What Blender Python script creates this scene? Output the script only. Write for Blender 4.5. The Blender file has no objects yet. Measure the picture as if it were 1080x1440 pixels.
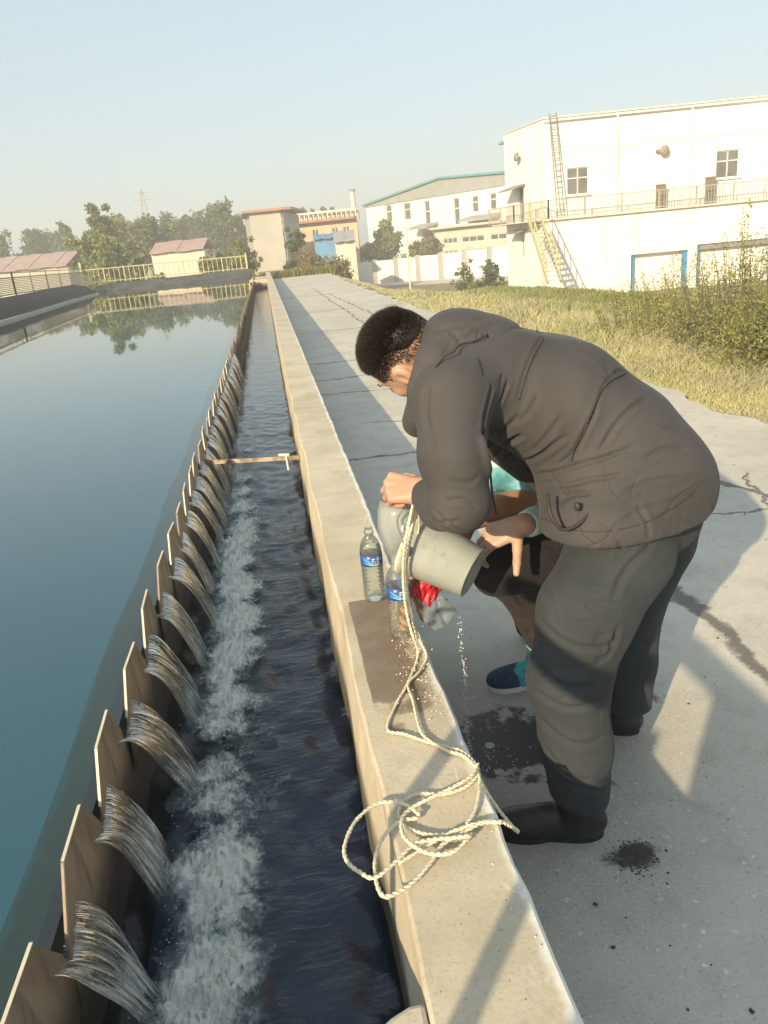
import bpy, math, random
import numpy as np
from mathutils import Vector, Matrix
D = bpy.data
SC = bpy.context.scene
C = SC.collection
random.seed(7)
RNG = np.random.default_rng(7)

# ------------------------------------------------------------------ camera, sky, sun, exposure
cam = D.cameras.new('camera')
cam.sensor_fit = 'VERTICAL'; cam.sensor_height = 36.0; cam.lens = 27.0
cam.clip_start = 0.05; cam.clip_end = 3000
co = D.objects.new('camera', cam); C.objects.link(co)
rt = Vector((0.984881, -0.148718, -0.088836)); up = Vector((0.132349, 0.315102, 0.939784)); fw = Vector((0.11177, 0.937334, -0.33002))
m = Matrix((rt, up, -fw)).transposed().to_4x4(); m.translation = (0, 0, 1.0)
co.matrix_world = m
SC.camera = co
SC.render.resolution_x = 768; SC.render.resolution_y = 1024

SUN_EL = math.radians(22.6)
SH = Vector((0.613, 0.790, 0)).normalized()            # direction in which shadows fall
world = D.worlds.new('World'); SC.world = world; world.use_nodes = True
wn = world.node_tree.nodes; wl = world.node_tree.links
bg = wn['Background']
sky = wn.new('ShaderNodeTexSky'); sky.sky_type = 'NISHITA'; sky.sun_disc = False
sky.sun_elevation = SUN_EL
sd = -SH                                                  # towards the sun
sky.sun_rotation = math.atan2(sd.x, sd.y)
sky.air_density = 1.0; sky.dust_density = 2.2; sky.ozone_density = 1.0; sky.altitude = 50
mx = wn.new('ShaderNodeMix'); mx.data_type = 'RGBA'; mx.inputs[0].default_value = 0.64
mx.inputs[7].default_value = (3.65, 4.35, 4.50, 1)      # autumn haze over the whole sky
wl.new(sky.outputs[0], mx.inputs[6]); wl.new(mx.outputs[2], bg.inputs[0])
bg.inputs[1].default_value = 0.125
sun = D.lights.new('sun', 'SUN'); sun.energy = 5.0; sun.angle = math.radians(0.6); sun.color = (1.0, 0.80, 0.50)
so = D.objects.new('sun', sun); C.objects.link(so)
sdir = Vector((SH.x*math.cos(SUN_EL), SH.y*math.cos(SUN_EL), -math.sin(SUN_EL)))
so.rotation_euler = sdir.to_track_quat('-Z', 'Y').to_euler()
SC.view_settings.view_transform = 'Standard'; SC.view_settings.look = 'None'
SC.view_settings.gamma = 1.0; SC.view_settings.use_curve_mapping = False
SC.view_settings.exposure = 0.62

# ------------------------------------------------------------------ node helpers
class NT:
    def __init__(s, name):
        s.m = D.materials.new(name); s.m.use_nodes = True
        s.n = s.m.node_tree.nodes; s.l = s.m.node_tree.links
        s.b = s.n['Principled BSDF']; s.out = s.n['Material Output']
        s.tc = s.n.new('ShaderNodeTexCoord').outputs['Object']
    def lk(s, a, b): s.l.new(a, b)
    def mapp(s, sc, vec=None, rot=(0, 0, 0), loc=(0, 0, 0)):
        k = s.n.new('ShaderNodeMapping'); k.inputs['Scale'].default_value = sc; k.inputs['Rotation'].default_value = rot
        k.inputs['Location'].default_value = loc
        s.lk(vec or s.tc, k.inputs[0]); return k.outputs[0]
    def noise(s, sc, det=4, rough=.55, vec=None, dist=0, out='Fac'):
        k = s.n.new('ShaderNodeTexNoise'); k.inputs['Scale'].default_value = sc; k.inputs['Detail'].default_value = det
        k.inputs['Roughness'].default_value = rough; k.inputs['Distortion'].default_value = dist
        s.lk(vec or s.tc, k.inputs['Vector']); return k.outputs[out]
    def voro(s, sc, vec=None, feat='F1', rnd=1.0):
        k = s.n.new('ShaderNodeTexVoronoi'); k.feature = feat; k.inputs['Scale'].default_value = sc
        k.inputs['Randomness'].default_value = rnd
        s.lk(vec or s.tc, k.inputs['Vector']); return k.outputs['Distance']
    def rng(s, v, a, b, c=0., d=1.):
        k = s.n.new('ShaderNodeMapRange'); k.interpolation_type = 'SMOOTHSTEP'
        for i, t in enumerate((a, b, c, d)): k.inputs[i+1].default_value = t
        s.lk(v, k.inputs[0]); return k.outputs[0]
    def math(s, op, a, b=0.):
        k = s.n.new('ShaderNodeMath'); k.operation = op
        for i, t in enumerate((a, b)):
            if isinstance(t, (int, float)): k.inputs[i].default_value = t
            else: s.lk(t, k.inputs[i])
        return k.outputs[0]
    def mix(s, f, a, b, bt='MIX'):
        k = s.n.new('ShaderNodeMix'); k.data_type = 'RGBA'; k.blend_type = bt; k.clamp_factor = True
        for i, t in ((0, f), (6, a), (7, b)):
            if isinstance(t, (int, float)): k.inputs[i].default_value = t
            elif isinstance(t, tuple): k.inputs[i].default_value = (*t, 1) if len(t) == 3 else t
            else: s.lk(t, k.inputs[i])
        return k.outputs[2]
    def bump(s, h, strength=.3, dist=.01, normal=None):
        k = s.n.new('ShaderNodeBump'); k.inputs['Strength'].default_value = strength; k.inputs['Distance'].default_value = dist
        s.lk(h, k.inputs['Height'])
        if normal: s.lk(normal, k.inputs['Normal'])
        return k.outputs[0]
    def sep(s, v=None):
        k = s.n.new('ShaderNodeSeparateXYZ'); s.lk(v or s.tc, k.inputs[0]); return k.outputs
    def attr(s, name, out='Color'):
        k = s.n.new('ShaderNodeAttribute'); k.attribute_name = name; return k.outputs[out]
    def fin(s, col=None, rough=.8, normal=None, spec=.4, metal=0., **kw):
        b = s.b
        if col is not None:
            if isinstance(col, tuple): b.inputs['Base Color'].default_value = (*col, 1)
            else: s.lk(col, b.inputs['Base Color'])
        if isinstance(rough, (int, float)): b.inputs['Roughness'].default_value = rough
        else: s.lk(rough, b.inputs['Roughness'])
        b.inputs['Specular IOR Level'].default_value = spec; b.inputs['Metallic'].default_value = metal
        if normal: s.lk(normal, b.inputs['Normal'])
        return s.m
    def near(s, x, y, r0, r1, wob=.12, wsc=8, sx=1., sy=1., vec=None):
        """1 inside an irregular patch round (x, y), 0 outside"""
        q = s.sep(vec)
        n = s.noise(wsc, 5, .6)
        dx = s.math('MULTIPLY', s.math('SUBTRACT', q[0], x), sx); dy = s.math('MULTIPLY', s.math('SUBTRACT', q[1], y), sy)
        r = s.math('SQRT', s.math('ADD', s.math('MULTIPLY', dx, dx), s.math('MULTIPLY', dy, dy)))
        r = s.math('ADD', r, s.math('MULTIPLY', s.math('SUBTRACT', n, .5), wob*4))
        return s.rng(r, r0, r1, 1., 0.)

def plain(name, col, rough=.7, var=.25, sc=6., bump=.15, bsc=40, bd=.004, metal=0., spec=.4, dirt=None, dsc=1.2, stretch=None):
    t = NT(name)
    v = t.mapp(stretch) if stretch else None
    n = t.noise(sc, 5, .6, vec=v)
    dark = tuple(c*(1-var) for c in col); lite = tuple(min(1, c*(1+var)) for c in col)
    c = t.mix(t.rng(n, .3, .7), dark, lite)
    if dirt: c = t.mix(t.rng(t.noise(dsc, 6, .65, vec=v), .5, .72, 0, .7), c, dirt)
    nb = t.bump(t.noise(bsc, 4, .6, vec=v), bump, bd)
    return t.fin(c, rough, nb, spec, metal)

# ------------------------------------------------------------------ mesh helpers
def mesh_np(name, V, F, mat, smooth=False, col=None):
    """V (n,3) array; F a list of (m,k) index arrays"""
    me = D.meshes.new(name)
    V = np.asarray(V, np.float32)
    F = [np.asarray(f, np.int32) for f in F if len(f)]
    me.vertices.add(len(V)); me.vertices.foreach_set('co', V.ravel())
    tot = np.concatenate([np.full(len(f), f.shape[1], np.int32) for f in F])
    li = np.concatenate([f.ravel() for f in F])
    me.loops.add(len(li)); me.loops.foreach_set('vertex_index', li)
    me.polygons.add(len(tot)); st = np.concatenate([[0], np.cumsum(tot)[:-1]]).astype(np.int32)
    me.polygons.foreach_set('loop_start', st); me.polygons.foreach_set('loop_total', tot)
    me.polygons.foreach_set('use_smooth', np.full(len(tot), smooth))
    me.update(calc_edges=True)
    if col is not None:
        a = me.color_attributes.new('Col', 'FLOAT_COLOR', 'POINT')
        c = np.ones((len(V), 4), np.float32); c[:, :3] = col; a.data.foreach_set('color', c.ravel())
    if mat: me.materials.append(mat)
    return me

class MB:
    """collects simple shapes into one mesh"""
    def __init__(s): s.v = []; s.f = []; s.n = 0
    def add(s, V, F):
        for f in F: s.f.append(tuple(i+s.n for i in f))
        s.v.extend([tuple(map(float, p)) for p in V]); s.n += len(V); return s
    def box(s, c, d, ax=None):
        """centre, full size; ax = 3 axis vectors"""
        X, Y, Z = ax if ax else (Vector((1, 0, 0)), Vector((0, 1, 0)), Vector((0, 0, 1)))
        c = Vector(c); h = [t/2 for t in d]; V = []
        for i in (-1, 1):
            for j in (-1, 1):
                for k in (-1, 1): V.append(c+X*(i*h[0])+Y*(j*h[1])+Z*(k*h[2]))
        return s.add(V, [(0, 1, 3, 2), (4, 6, 7, 5), (0, 4, 5, 1), (2, 3, 7, 6), (0, 2, 6, 4), (1, 5, 7, 3)])
    def lohi(s, lo, hi): return s.box([(a+b)/2 for a, b in zip(lo, hi)], [b-a for a, b in zip(lo, hi)])
    def bar(s, a, b, w, h=None, upv=(0, 0, 1)):
        a = Vector(a); b = Vector(b); d = b-a; L = d.length; X = d/L; Z = Vector(upv)
        if abs(X.dot(Z)) > .98: Z = Vector((0, 1, 0))
        Y = Z.cross(X).normalized(); Z = X.cross(Y)
        return s.box((a+b)/2, (L, w, h or w), (X, Y, Z))
    def tube(s, pts, r, n=8, cap=True):
        pts = [Vector(p) for p in pts]; V = []; F = []
        R = r if hasattr(r, '__len__') else [r]*len(pts); prev = None
        for i, p in enumerate(pts):
            t = (pts[min(i+1, len(pts)-1)]-pts[max(i-1, 0)]).normalized()
            if prev is None:
                a = Vector((0, 0, 1)) if abs(t.z) < .9 else Vector((1, 0, 0)); u = t.cross(a).normalized()
            else: u = (prev-t*prev.dot(t)).normalized()
            prev = u; w = t.cross(u)
            for k in range(n):
                an = 2*math.pi*k/n; V.append(p+(u*math.cos(an)+w*math.sin(an))*R[i])
        for i in range(len(pts)-1):
            for k in range(n):
                a = i*n+k; b = i*n+(k+1) % n; F.append((a, b, b+n, a+n))
        if cap: F.append(tuple(range(n))[::-1]); F.append(tuple((len(pts)-1)*n+k for k in range(n)))
        return s.add(V, F)
    def lathe(s, prof, c=(0, 0, 0), n=24, ax=None):
        X, Y, Z = ax if ax else (Vector((1, 0, 0)), Vector((0, 1, 0)), Vector((0, 0, 1)))
        c = Vector(c); V = []; F = []
        for r, z in prof:
            for k in range(n):
                a = 2*math.pi*k/n; V.append(c+X*(r*math.cos(a))+Y*(r*math.sin(a))+Z*z)
        for i in range(len(prof)-1):
            for k in range(n):
                a = i*n+k; b = i*n+(k+1) % n; F.append((a, b, b+n, a+n))
        return s.add(V, F)
    def prism(s, pts, d):
        """polygon (3D points) extruded by vector d"""
        pts = [Vector(p) for p in pts]; d = Vector(d); n = len(pts)
        F = [tuple(range(n)), tuple(range(2*n-1, n-1, -1))]+[(i, i+n, (i+1) % n+n, (i+1) % n) for i in range(n)]
        return s.add(pts+[p+d for p in pts], F)
    def mesh(s, name, mat, smooth=False):
        me = D.meshes.new(name); me.from_pydata(s.v, [], s.f); me.materials.append(mat)
        if smooth: me.polygons.foreach_set('use_smooth', [True]*len(me.polygons))
        me.update(); return me

def link(name, me, parent=None, bevel=0, smooth_angle=None):
    if isinstance(me, tuple): me = me[0].mesh(name, me[1], len(me) > 2 and me[2])
    o = D.objects.new(name, me); C.objects.link(o)
    if parent is not None:
        o.parent = parent; o.matrix_parent_inverse = Matrix.Translation(-world_loc(parent))
    if bevel:
        b = o.modifiers.new('bevel', 'BEVEL'); b.width = bevel; b.segments = 2; b.limit_method = 'ANGLE'
    return o
def world_loc(o):
    v = Vector(o.location)
    if o.parent: v = v+world_loc(o.parent)+o.matrix_parent_inverse.translation
    return v
def tag(o, label, cat, group=None, kind=None):
    if label: o['label'] = label
    if cat: o['category'] = cat
    if group: o['group'] = group
    if kind: o['kind'] = kind
    return o
def thing(name, label, cat, loc, group=None):
    o = D.objects.new(name, None); C.objects.link(o); o.location = loc; o.empty_display_size = .2
    return tag(o, label, cat, group)
def struct(name, me, kind='structure'):
    o = link(name, me); o['kind'] = kind; return o

def catmull(pts, n=6):
    P = [Vector(p) for p in pts]; out = []
    for i in range(len(P)-1):
        a = P[max(i-1, 0)]; b = P[i]; c = P[i+1]; d = P[min(i+2, len(P)-1)]
        for k in range(n):
            t = k/n; out.append(.5*((2*b)+(c-a)*t+(2*a-5*b+4*c-d)*t*t+(3*b-a-3*c+d)*t**3))
    return out+[P[-1]]

# ------------------------------------------------------------------ materials of the setting
def concrete_pave():
    t = NT('pavement_concrete')
    n1 = t.noise(.9, 6, .6); n2 = t.noise(7, 6, .65); n3 = t.noise(60, 3, .6)
    c = t.mix(t.rng(n1, .35, .65), (.47, .445, .385), (.56, .53, .465))
    c = t.mix(t.rng(n2, .45, .75, 0, .45), c, (.33, .30, .25))
    # fine dark grit and pale splashes
    sp = t.voro(38); c = t.mix(t.math('MULTIPLY', t.rng(sp, .06, .13, 1, 0), t.rng(n2, .48, .6)), c, (.10, .095, .09))
    nearw = t.near(.45, 1.4, .25, .9, .05, 3, 1., .5)
    nv = t.n.new('ShaderNodeVectorMath'); nv.operation = 'MULTIPLY_ADD'; nv.inputs[1].default_value = (.05, .05, .05); t.lk(t.noise(18, 4, .6, out='Color'), nv.inputs[0]); t.lk(t.tc, nv.inputs[2])
    s2 = t.voro(26, t.mapp((1, 1, 1), loc=(3, 5, 0), vec=nv.outputs[0]))
    c = t.mix(t.math('MULTIPLY', t.rng(s2, .07, .2, .75, 0), t.math('MULTIPLY', nearw, t.rng(n2, .35, .5))), c, (.80, .80, .76))
    damp = t.near(.52, 1.75, .22, .5, .05, 5, 1., .6); c = t.mix(t.math('MULTIPLY', damp, .45), c, (.19, .19, .175))
    c = t.mix(t.rng(t.noise(2.6, 5, .7, vec=t.mapp((1, 1, 1), loc=(4, 1, 0))), .5, .7, 0, .35), c, (.27, .26, .235))
    c = t.mix(t.rng(t.noise(150, 3, .7), .52, .68, 0, .5), c, (.62, .61, .56)); c = t.mix(t.rng(t.noise(110, 3, .7, vec=t.mapp((1, 1, 1), loc=(2, 7, 0))), .55, .7, 0, .5), c, (.20, .19, .17))
    # spilled water: dark wet patches
    wet = t.near(.52, 1.85, .120, .165, .085, 16, .85, .95)
    for (x, y, r, sx, sy) in ((.676, 1.36, .028, .75, 1.35), (.70, 1.62, .008, 1, 1), (1.02, 1.95, .006, 1, 1)):
        wet = t.math('MAXIMUM', wet, t.near(x, y, r, r+.035, .035, 22, sx, sy))
    holes = t.rng(t.voro(13), .17, .2, 0, 1)
    c = t.mix(t.math('MULTIPLY', wet, t.math('MULTIPLY', holes, .93)), c, (.028, .027, .03))
    # tar-filled cracks
    q = t.sep(); crack = None
    wob = t.noise(1.4, 6, .65); wob2 = t.noise(4., 6, .7, vec=t.mapp((1, 1, 1), loc=(9, 2, 0)))
    w1 = t.math('ADD', t.math('MULTIPLY', t.math('SUBTRACT', wob, .5), 1.2), t.math('MULTIPLY', t.math('SUBTRACT', wob2, .5), .35))
    for (a, b, cc, w, lo, hi) in CRACKS:
        # line a*x + b*y = cc, drawn for x between lo and hi
        d = t.math('ABSOLUTE', t.math('ADD', t.math('SUBTRACT', t.math('ADD', t.math('MULTIPLY', q[0], a), t.math('MULTIPLY', q[1], b)), cc), t.math('MULTIPLY', w1, .35)))
        k = t.rng(d, w*.35, w, 1, 0)
        v = q[0] if abs(b) > abs(a) else q[1]
        k = t.math('MULTIPLY', k, t.math('MULTIPLY', t.rng(v, lo-.05, lo+.05), t.rng(v, hi-.05, hi+.05, 1, 0)))
        crack = k if crack is None else t.math('MAXIMUM', crack, k)
    c = t.mix(t.math('MULTIPLY', crack, .85), c, (.11, .10, .095))
    hb = t.math('SUBTRACT', t.math('ADD', t.math('MULTIPLY', n3, .4), n2), crack)
    r = t.math('SUBTRACT', .85, t.math('MULTIPLY', wet, .35))
    return t.fin(c, r, t.bump(hb, .35, .006), .35)
CRACKS = [(0, 1, 3.36, .018, 1.9, 2.34), (1, 0, 1.46, .05, 1.7, 2.8), (1, .35, 3.70, .045, 3.35, 4.3), (.9, -.3, 1.15, .016, 3.36, 3.9), (0, 1, 5.2, .03, .3, 1.3), (.05, 1, 7.9, .03, .3, 3.2),
          (-.1, 1, 8.7, .03, .3, 1.6), (.1, 1, 10.2, .04, .4, 3.2), (1, .0, 1.75, .03, 8, 31), (1, .02, 2.5, .03, 11, 26), (0, 1, 14.2, .05, .3, 2.2), (0, 1, 19, .06, .9, 3.2), (0, 1, 26, .08, .3, 3.2), (.1, 1, 6.4, .02, .6, 2.4)]

def coping_mat():
    t = NT('coping_concrete')
    n1 = t.noise(2.2, 6, .6); n2 = t.noise(14, 6, .65); n3 = t.noise(90, 3, .6)
    c = t.mix(t.rng(n1, .35, .65), (.47, .41, .31), (.57, .51, .40))
    c = t.mix(t.rng(n2, .5, .8, 0, .5), c, (.40, .34, .25))
    c = t.mix(t.rng(t.voro(30), .03, .07, .8, 0), c, (.16, .13, .10)); c = t.mix(t.rng(t.noise(4.5, 6, .7, vec=t.mapp((1, 1, 1), loc=(3, 3, 1))), .48, .7, 0, .5), c, (.36, .30, .21)); c = t.mix(t.rng(t.noise(120, 3, .7), .5, .68, 0, .4), c, (.30, .26, .20))
    q = t.sep()
    # brown wet patch where the bottles are filled, with a straight start at the slab joint
    wob = t.math('MULTIPLY', t.math('SUBTRACT', n2, .5), .5)
    px = t.math('MULTIPLY', t.rng(t.math('ADD', q[0], t.math('MULTIPLY', wob, .03)), .113, .117), t.rng(t.math('ADD', q[0], t.math('MULTIPLY', wob, .30)), .225, .275, 1, 0))
    py = t.math('MULTIPLY', t.rng(t.math('ADD', q[1], t.math('MULTIPLY', wob, .42)), 1.49, 1.54), t.rng(q[1], 2.075, 2.085, 1, 0))
    pat = t.math('MULTIPLY', px, py)
    c = t.mix(t.math('MULTIPLY', pat, .88), c, t.mix(t.rng(n2, .4, .65), (.155, .105, .070), (.20, .145, .10)))
    for (x, y, r) in ((.216, 1.50, .022), (.175, 1.49, .015), (.150, 1.42, .008)):
        c = t.mix(t.math('MULTIPLY', t.near(x, y, r, r+.02, .012, 40), .8), c, (.20, .15, .11))
    # white lime run along the outer edge
    edge = t.rng(t.math('ADD', q[0], t.math('MULTIPLY', t.math('SUBTRACT', t.noise(9, 6, .7), .5), .05)), .262, .282)
    c = t.mix(t.math('MULTIPLY', edge, .9), c, (.74, .73, .68))
    scr = t.math('MULTIPLY', t.rng(t.voro(26, t.mapp((1, .35, 1)), 'DISTANCE_TO_EDGE'), .0, .05, 1, 0), t.math('MULTIPLY', t.rng(q[0], .19, .25), t.rng(t.noise(7, 4, .6), .5, .62)))
    c = t.mix(t.math('MULTIPLY', scr, .6), c, (.75, .74, .68))
    # green and black slime on the inner face near the water
    low = t.rng(t.math('ADD', q[2], t.math('MULTIPLY', t.math('SUBTRACT', t.noise(11, 5, .6, vec=t.mapp((1, 1, .3))), .5), .12)), -.30, -.12, 1, 0)
    c = t.mix(t.math('MULTIPLY', low, .9), c, (.045, .042, .030))
    r = t.math('SUBTRACT', .85, t.math('MULTIPLY', pat, .45))
    hb = t.math('ADD', n2, t.math('MULTIPLY', n3, .5))
    return t.fin(c, r, t.bump(hb, .3, .004), .4)

M = {}
M['pave'] = concrete_pave()
M['coping'] = coping_mat()
M['wet_concrete'] = plain('wet_dark_concrete', (.045, .038, .03), .45, .4, 6, .4, 30, .01, spec=.5)
def weir_mat():
    t = NT('weir_board')
    v = t.mapp((1, 1, .25)); n = t.noise(22, 6, .65, vec=v); n2 = t.noise(5, 5, .6)
    c = t.mix(t.rng(n2, .35, .65), (.23, .165, .11), (.31, .235, .165))
    c = t.mix(t.rng(n, .45, .7, 0, .8), c, (.12, .085, .058))
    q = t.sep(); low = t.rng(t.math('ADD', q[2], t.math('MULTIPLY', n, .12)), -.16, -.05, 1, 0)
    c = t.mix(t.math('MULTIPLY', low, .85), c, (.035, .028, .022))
    return t.fin(c, .6, t.bump(n, .4, .004), .4)
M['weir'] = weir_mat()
def pool_bottom():
    t = NT('murky_pool_bottom'); n = t.noise(.35, 5, .6)
    c = t.mix(t.rng(n, .3, .7), (.12, .45, .50), (.15, .49, .53))
    return t.fin(c, .9, None, .2)
M['pool_bottom'] = pool_bottom()
def ledge_mat():
    t = NT('algae_ledge'); n = t.noise(3, 6, .65)
    c = t.mix(t.rng(n, .3, .7), (.06, .13, .085), (.09, .16, .09))
    return t.fin(c, .9, None, .2)
M['ledge'] = ledge_mat()
def water(name, tint, wsc, wst, wd, ripple2=None, rough=.02, vs=(1, .45, 1), fade=False, ior=1.40):
    t = NT(name); t.n.remove(t.b)
    h = t.noise(wsc, 4, .55, vec=t.mapp(vs), dist=.3)
    if ripple2: h = t.math('ADD', h, t.math('MULTIPLY', t.noise(ripple2, 3, .55, vec=t.mapp(vs)), .35))
    if fade: h = t.math('MULTIPLY', h, t.rng(t.sep()[1], 2.5, 7., 1, .12))
    nb = t.bump(h, wst, wd)
    gl = t.n.new('ShaderNodeBsdfGlossy'); gl.inputs['Roughness'].default_value = rough; gl.inputs['Color'].default_value = (1, 1, 1, 1)
    tr = t.n.new('ShaderNodeBsdfTransparent'); tr.inputs[0].default_value = (*tint, 1)
    fr = t.n.new('ShaderNodeFresnel'); fr.inputs[0].default_value = ior
    mxs = t.n.new('ShaderNodeMixShader')
    t.lk(nb, gl.inputs['Normal']); t.lk(nb, fr.inputs['Normal'])
    t.lk(fr.outputs[0], mxs.inputs[0]); t.lk(tr.outputs[0], mxs.inputs[1]); t.lk(gl.outputs[0], mxs.inputs[2])
    t.lk(mxs.outputs[0], t.out.inputs['Surface']); return t.m
M['pool_water'] = water('pool_water', (.86, .94, .95), 2.2, .12, .006, ior=1.75)
M['channel_water'] = water('channel_water', (.62, .70, .80), 20, .9, .010, 55, vs=(.45, 1.5, 1), fade=True)
M['channel_bottom'] = plain('channel_murk', (.065, .10, .16), .95, .3, 2, .1, 20)
M['liner'] = plain('black_pool_liner', (.060, .060, .062), .8, .5, 1.1, .35, 5, .02, dirt=(.16, .155, .14), dsc=2.5)
M['liner_dark'] = plain('dark_liner', (.022, .018, .026), .85, .4, 1.4, .35, 5, .02)
M['white_wall'] = plain('white_render', (.80, .79, .76), .85, .05, .5, .08, 20, .004, dirt=(.62, .60, .55), dsc=1.1, stretch=(1, 1, .16))
M['cream_wall'] = plain('cream_render', (.62, .57, .49), .85, .07, .6, .08, 20, .004, dirt=(.48, .44, .38), dsc=.4)
M['grey_wall'] = plain('grey_render', (.40, .38, .35), .85, .08, .6, .08, 20, .004)
M['salmon_wall'] = plain('salmon_render', (.60, .42, .30), .85, .08, .6, .08, 20, .004)
M['glass'] = plain('dark_window_glass', (.13, .13, .13), .12, .25, .8, .02, 3, .002, spec=.6)
M['frame'] = plain('white_window_frame', (.72, .71, .67), .5, .05, 5, .05)
M['grey_metal'] = plain('weathered_grey_metal', (.24, .225, .20), .55, .25, 9, .15, 60, .002, dirt=(.18, .12, .08), dsc=4)
M['brown_metal'] = plain('brown_metal', (.16, .13, .11), .6, .2, 8, .1)
M['rail_yellow'] = plain('pale_yellow_rail', (.50, .46, .27), .55, .12, 10, .1, dirt=(.34, .27, .14), dsc=3)
M['rail_grey'] = plain('grey_rail', (.36, .33, .27), .55, .15, 10, .1)
M['blue_door'] = plain('blue_door_paint', (.03, .22, .42), .5, .15, 3, .05)
M['teal_edge'] = plain('teal_roof_trim', (.10, .30, .32), .5, .1, 3, .05)
M['roof_grey'] = plain('grey_sheet_roof', (.30, .31, .31), .6, .08, 1, .1, 8, .01)
M['roof_red'] = plain('faded_red_roof', (.38, .27, .25), .7, .15, 1.5, .2, 8, .02)
M['roof_orange'] = plain('orange_tile_roof', (.36, .19, .13), .7, .15, 1.5, .2, 8, .02)
M['shed_blue'] = plain('blue_shed_sheet', (.10, .26, .46), .6, .1, 1, .1)
M['dark'] = plain('dark_opening', (.05, .05, .05), .8, .2, 1, .1)
M['ground'] = plain('dry_earth', (.22, .185, .11), .95, .3, .6, .4, 9, .05, dirt=(.13, .13, .06), dsc=.25)
M['yard'] = plain('yard_concrete', (.50, .46, .39), .9, .1, .3, .1)
M['steel'] = plain('galvanised_steel', (.42, .41, .38), .45, .15, 20, .1, 80, .002, metal=.6)
M['bark'] = plain('bark', (.12, .095, .07), .9, .3, 8, .5, 30, .02)

hz = D.materials.new('haze'); hz.use_nodes = True; hn_ = hz.node_tree.nodes; hn_.remove(hn_['Principled BSDF'])
pv = hn_.new('ShaderNodeVolumePrincipled'); pv.inputs['Color'].default_value = (.97, .985, .98, 1); pv.inputs['Density'].default_value = .0036; pv.inputs['Anisotropy'].default_value = 0.0
hz.node_tree.links.new(pv.outputs[0], hn_['Material Output'].inputs['Volume'])
struct('haze', MB().lohi((-170, -70, -5), (170, 300, 17)).mesh('haze', hz), 'stuff')
# ------------------------------------------------------------------ ground
def ground_z(x, y):
    x = np.asarray(x, float); y = np.asarray(y, float)
    t = np.maximum(x-3.2, 0)
    z = -.47-.035*np.minimum(t, 4.6)-.30*np.maximum(t-4.6, 0)
    s = np.maximum(y-47, 0); z2 = -.1-.35*s
    z = np.where(y > 47, np.minimum(z, z2), z)
    l = np.maximum(-9.3-x, 0); z3 = .25-.28*l
    z = np.where(x < -9.3, np.minimum(np.where(y > 47, z2, 9), z3), z)
    z = z-.13*np.maximum(y-22, 0)*np.clip((x-3.9)/2.5, 0, 1)*(y < 500)
    z = np.maximum(z, -3.2)
    z = z+.05*np.sin(x*1.3+y*.7)*np.sin(y*.9-x*.4)*np.clip(t, 0, 1)
    pit = (x > -9.2) & (x < 3.0) & (y < 46.9)
    return np.where(pit, -2.2, z)
gx = np.unique(np.concatenate([-np.geomspace(9.21, 900, 26), [-9.19, 2.99, 3.01], np.linspace(3.2, 14, 28), np.geomspace(14.5, 900, 30)]))
gy = np.unique(np.concatenate([np.linspace(-60, 1, 12), np.linspace(1.5, 46.8, 60), [46.9, 46.95], np.geomspace(47.5, 1200, 36)]))
GX, GY = np.meshgrid(gx, gy); nx, ny = len(gx), len(gy)
Vg = np.stack([GX, GY, ground_z(GX, GY)], -1).reshape(-1, 3)
ii = np.arange((ny-1)*nx).reshape(ny-1, nx)[:, :-1].ravel()
struct('ground', mesh_np('ground', Vg, [np.stack([ii, ii+1, ii+1+nx, ii+nx], -1)], M['ground']))

# pavement slab with a ragged grass-side edge
ys = np.concatenate([np.linspace(-3, 12, 120), np.linspace(12.3, 47, 90)])
cs = np.array([0., .02, .25, .5, .75, .93, 1.])
V = []; 
for y in ys:
    xr = 3.28+.05*math.sin(y*2.1)+.04*math.sin(y*5.3+1)+.03*math.sin(y*11.7)+max(0, y-25)*.02
    for c in cs:
        V.append((.29+(xr-.29)*c, y, -.42+.012*math.sin(c*5+y*.35)*c))
    V.append((xr+.01, y, -.62))
n = len(cs)+1
F = [(i*n+j, i*n+j+1, (i+1)*n+j+1, (i+1)*n+j) for i in range(len(ys)-1) for j in range(n-1)]
struct('pavement', mesh_np('pavement', np.array(V), [np.array(F)], M['pave']))

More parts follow.
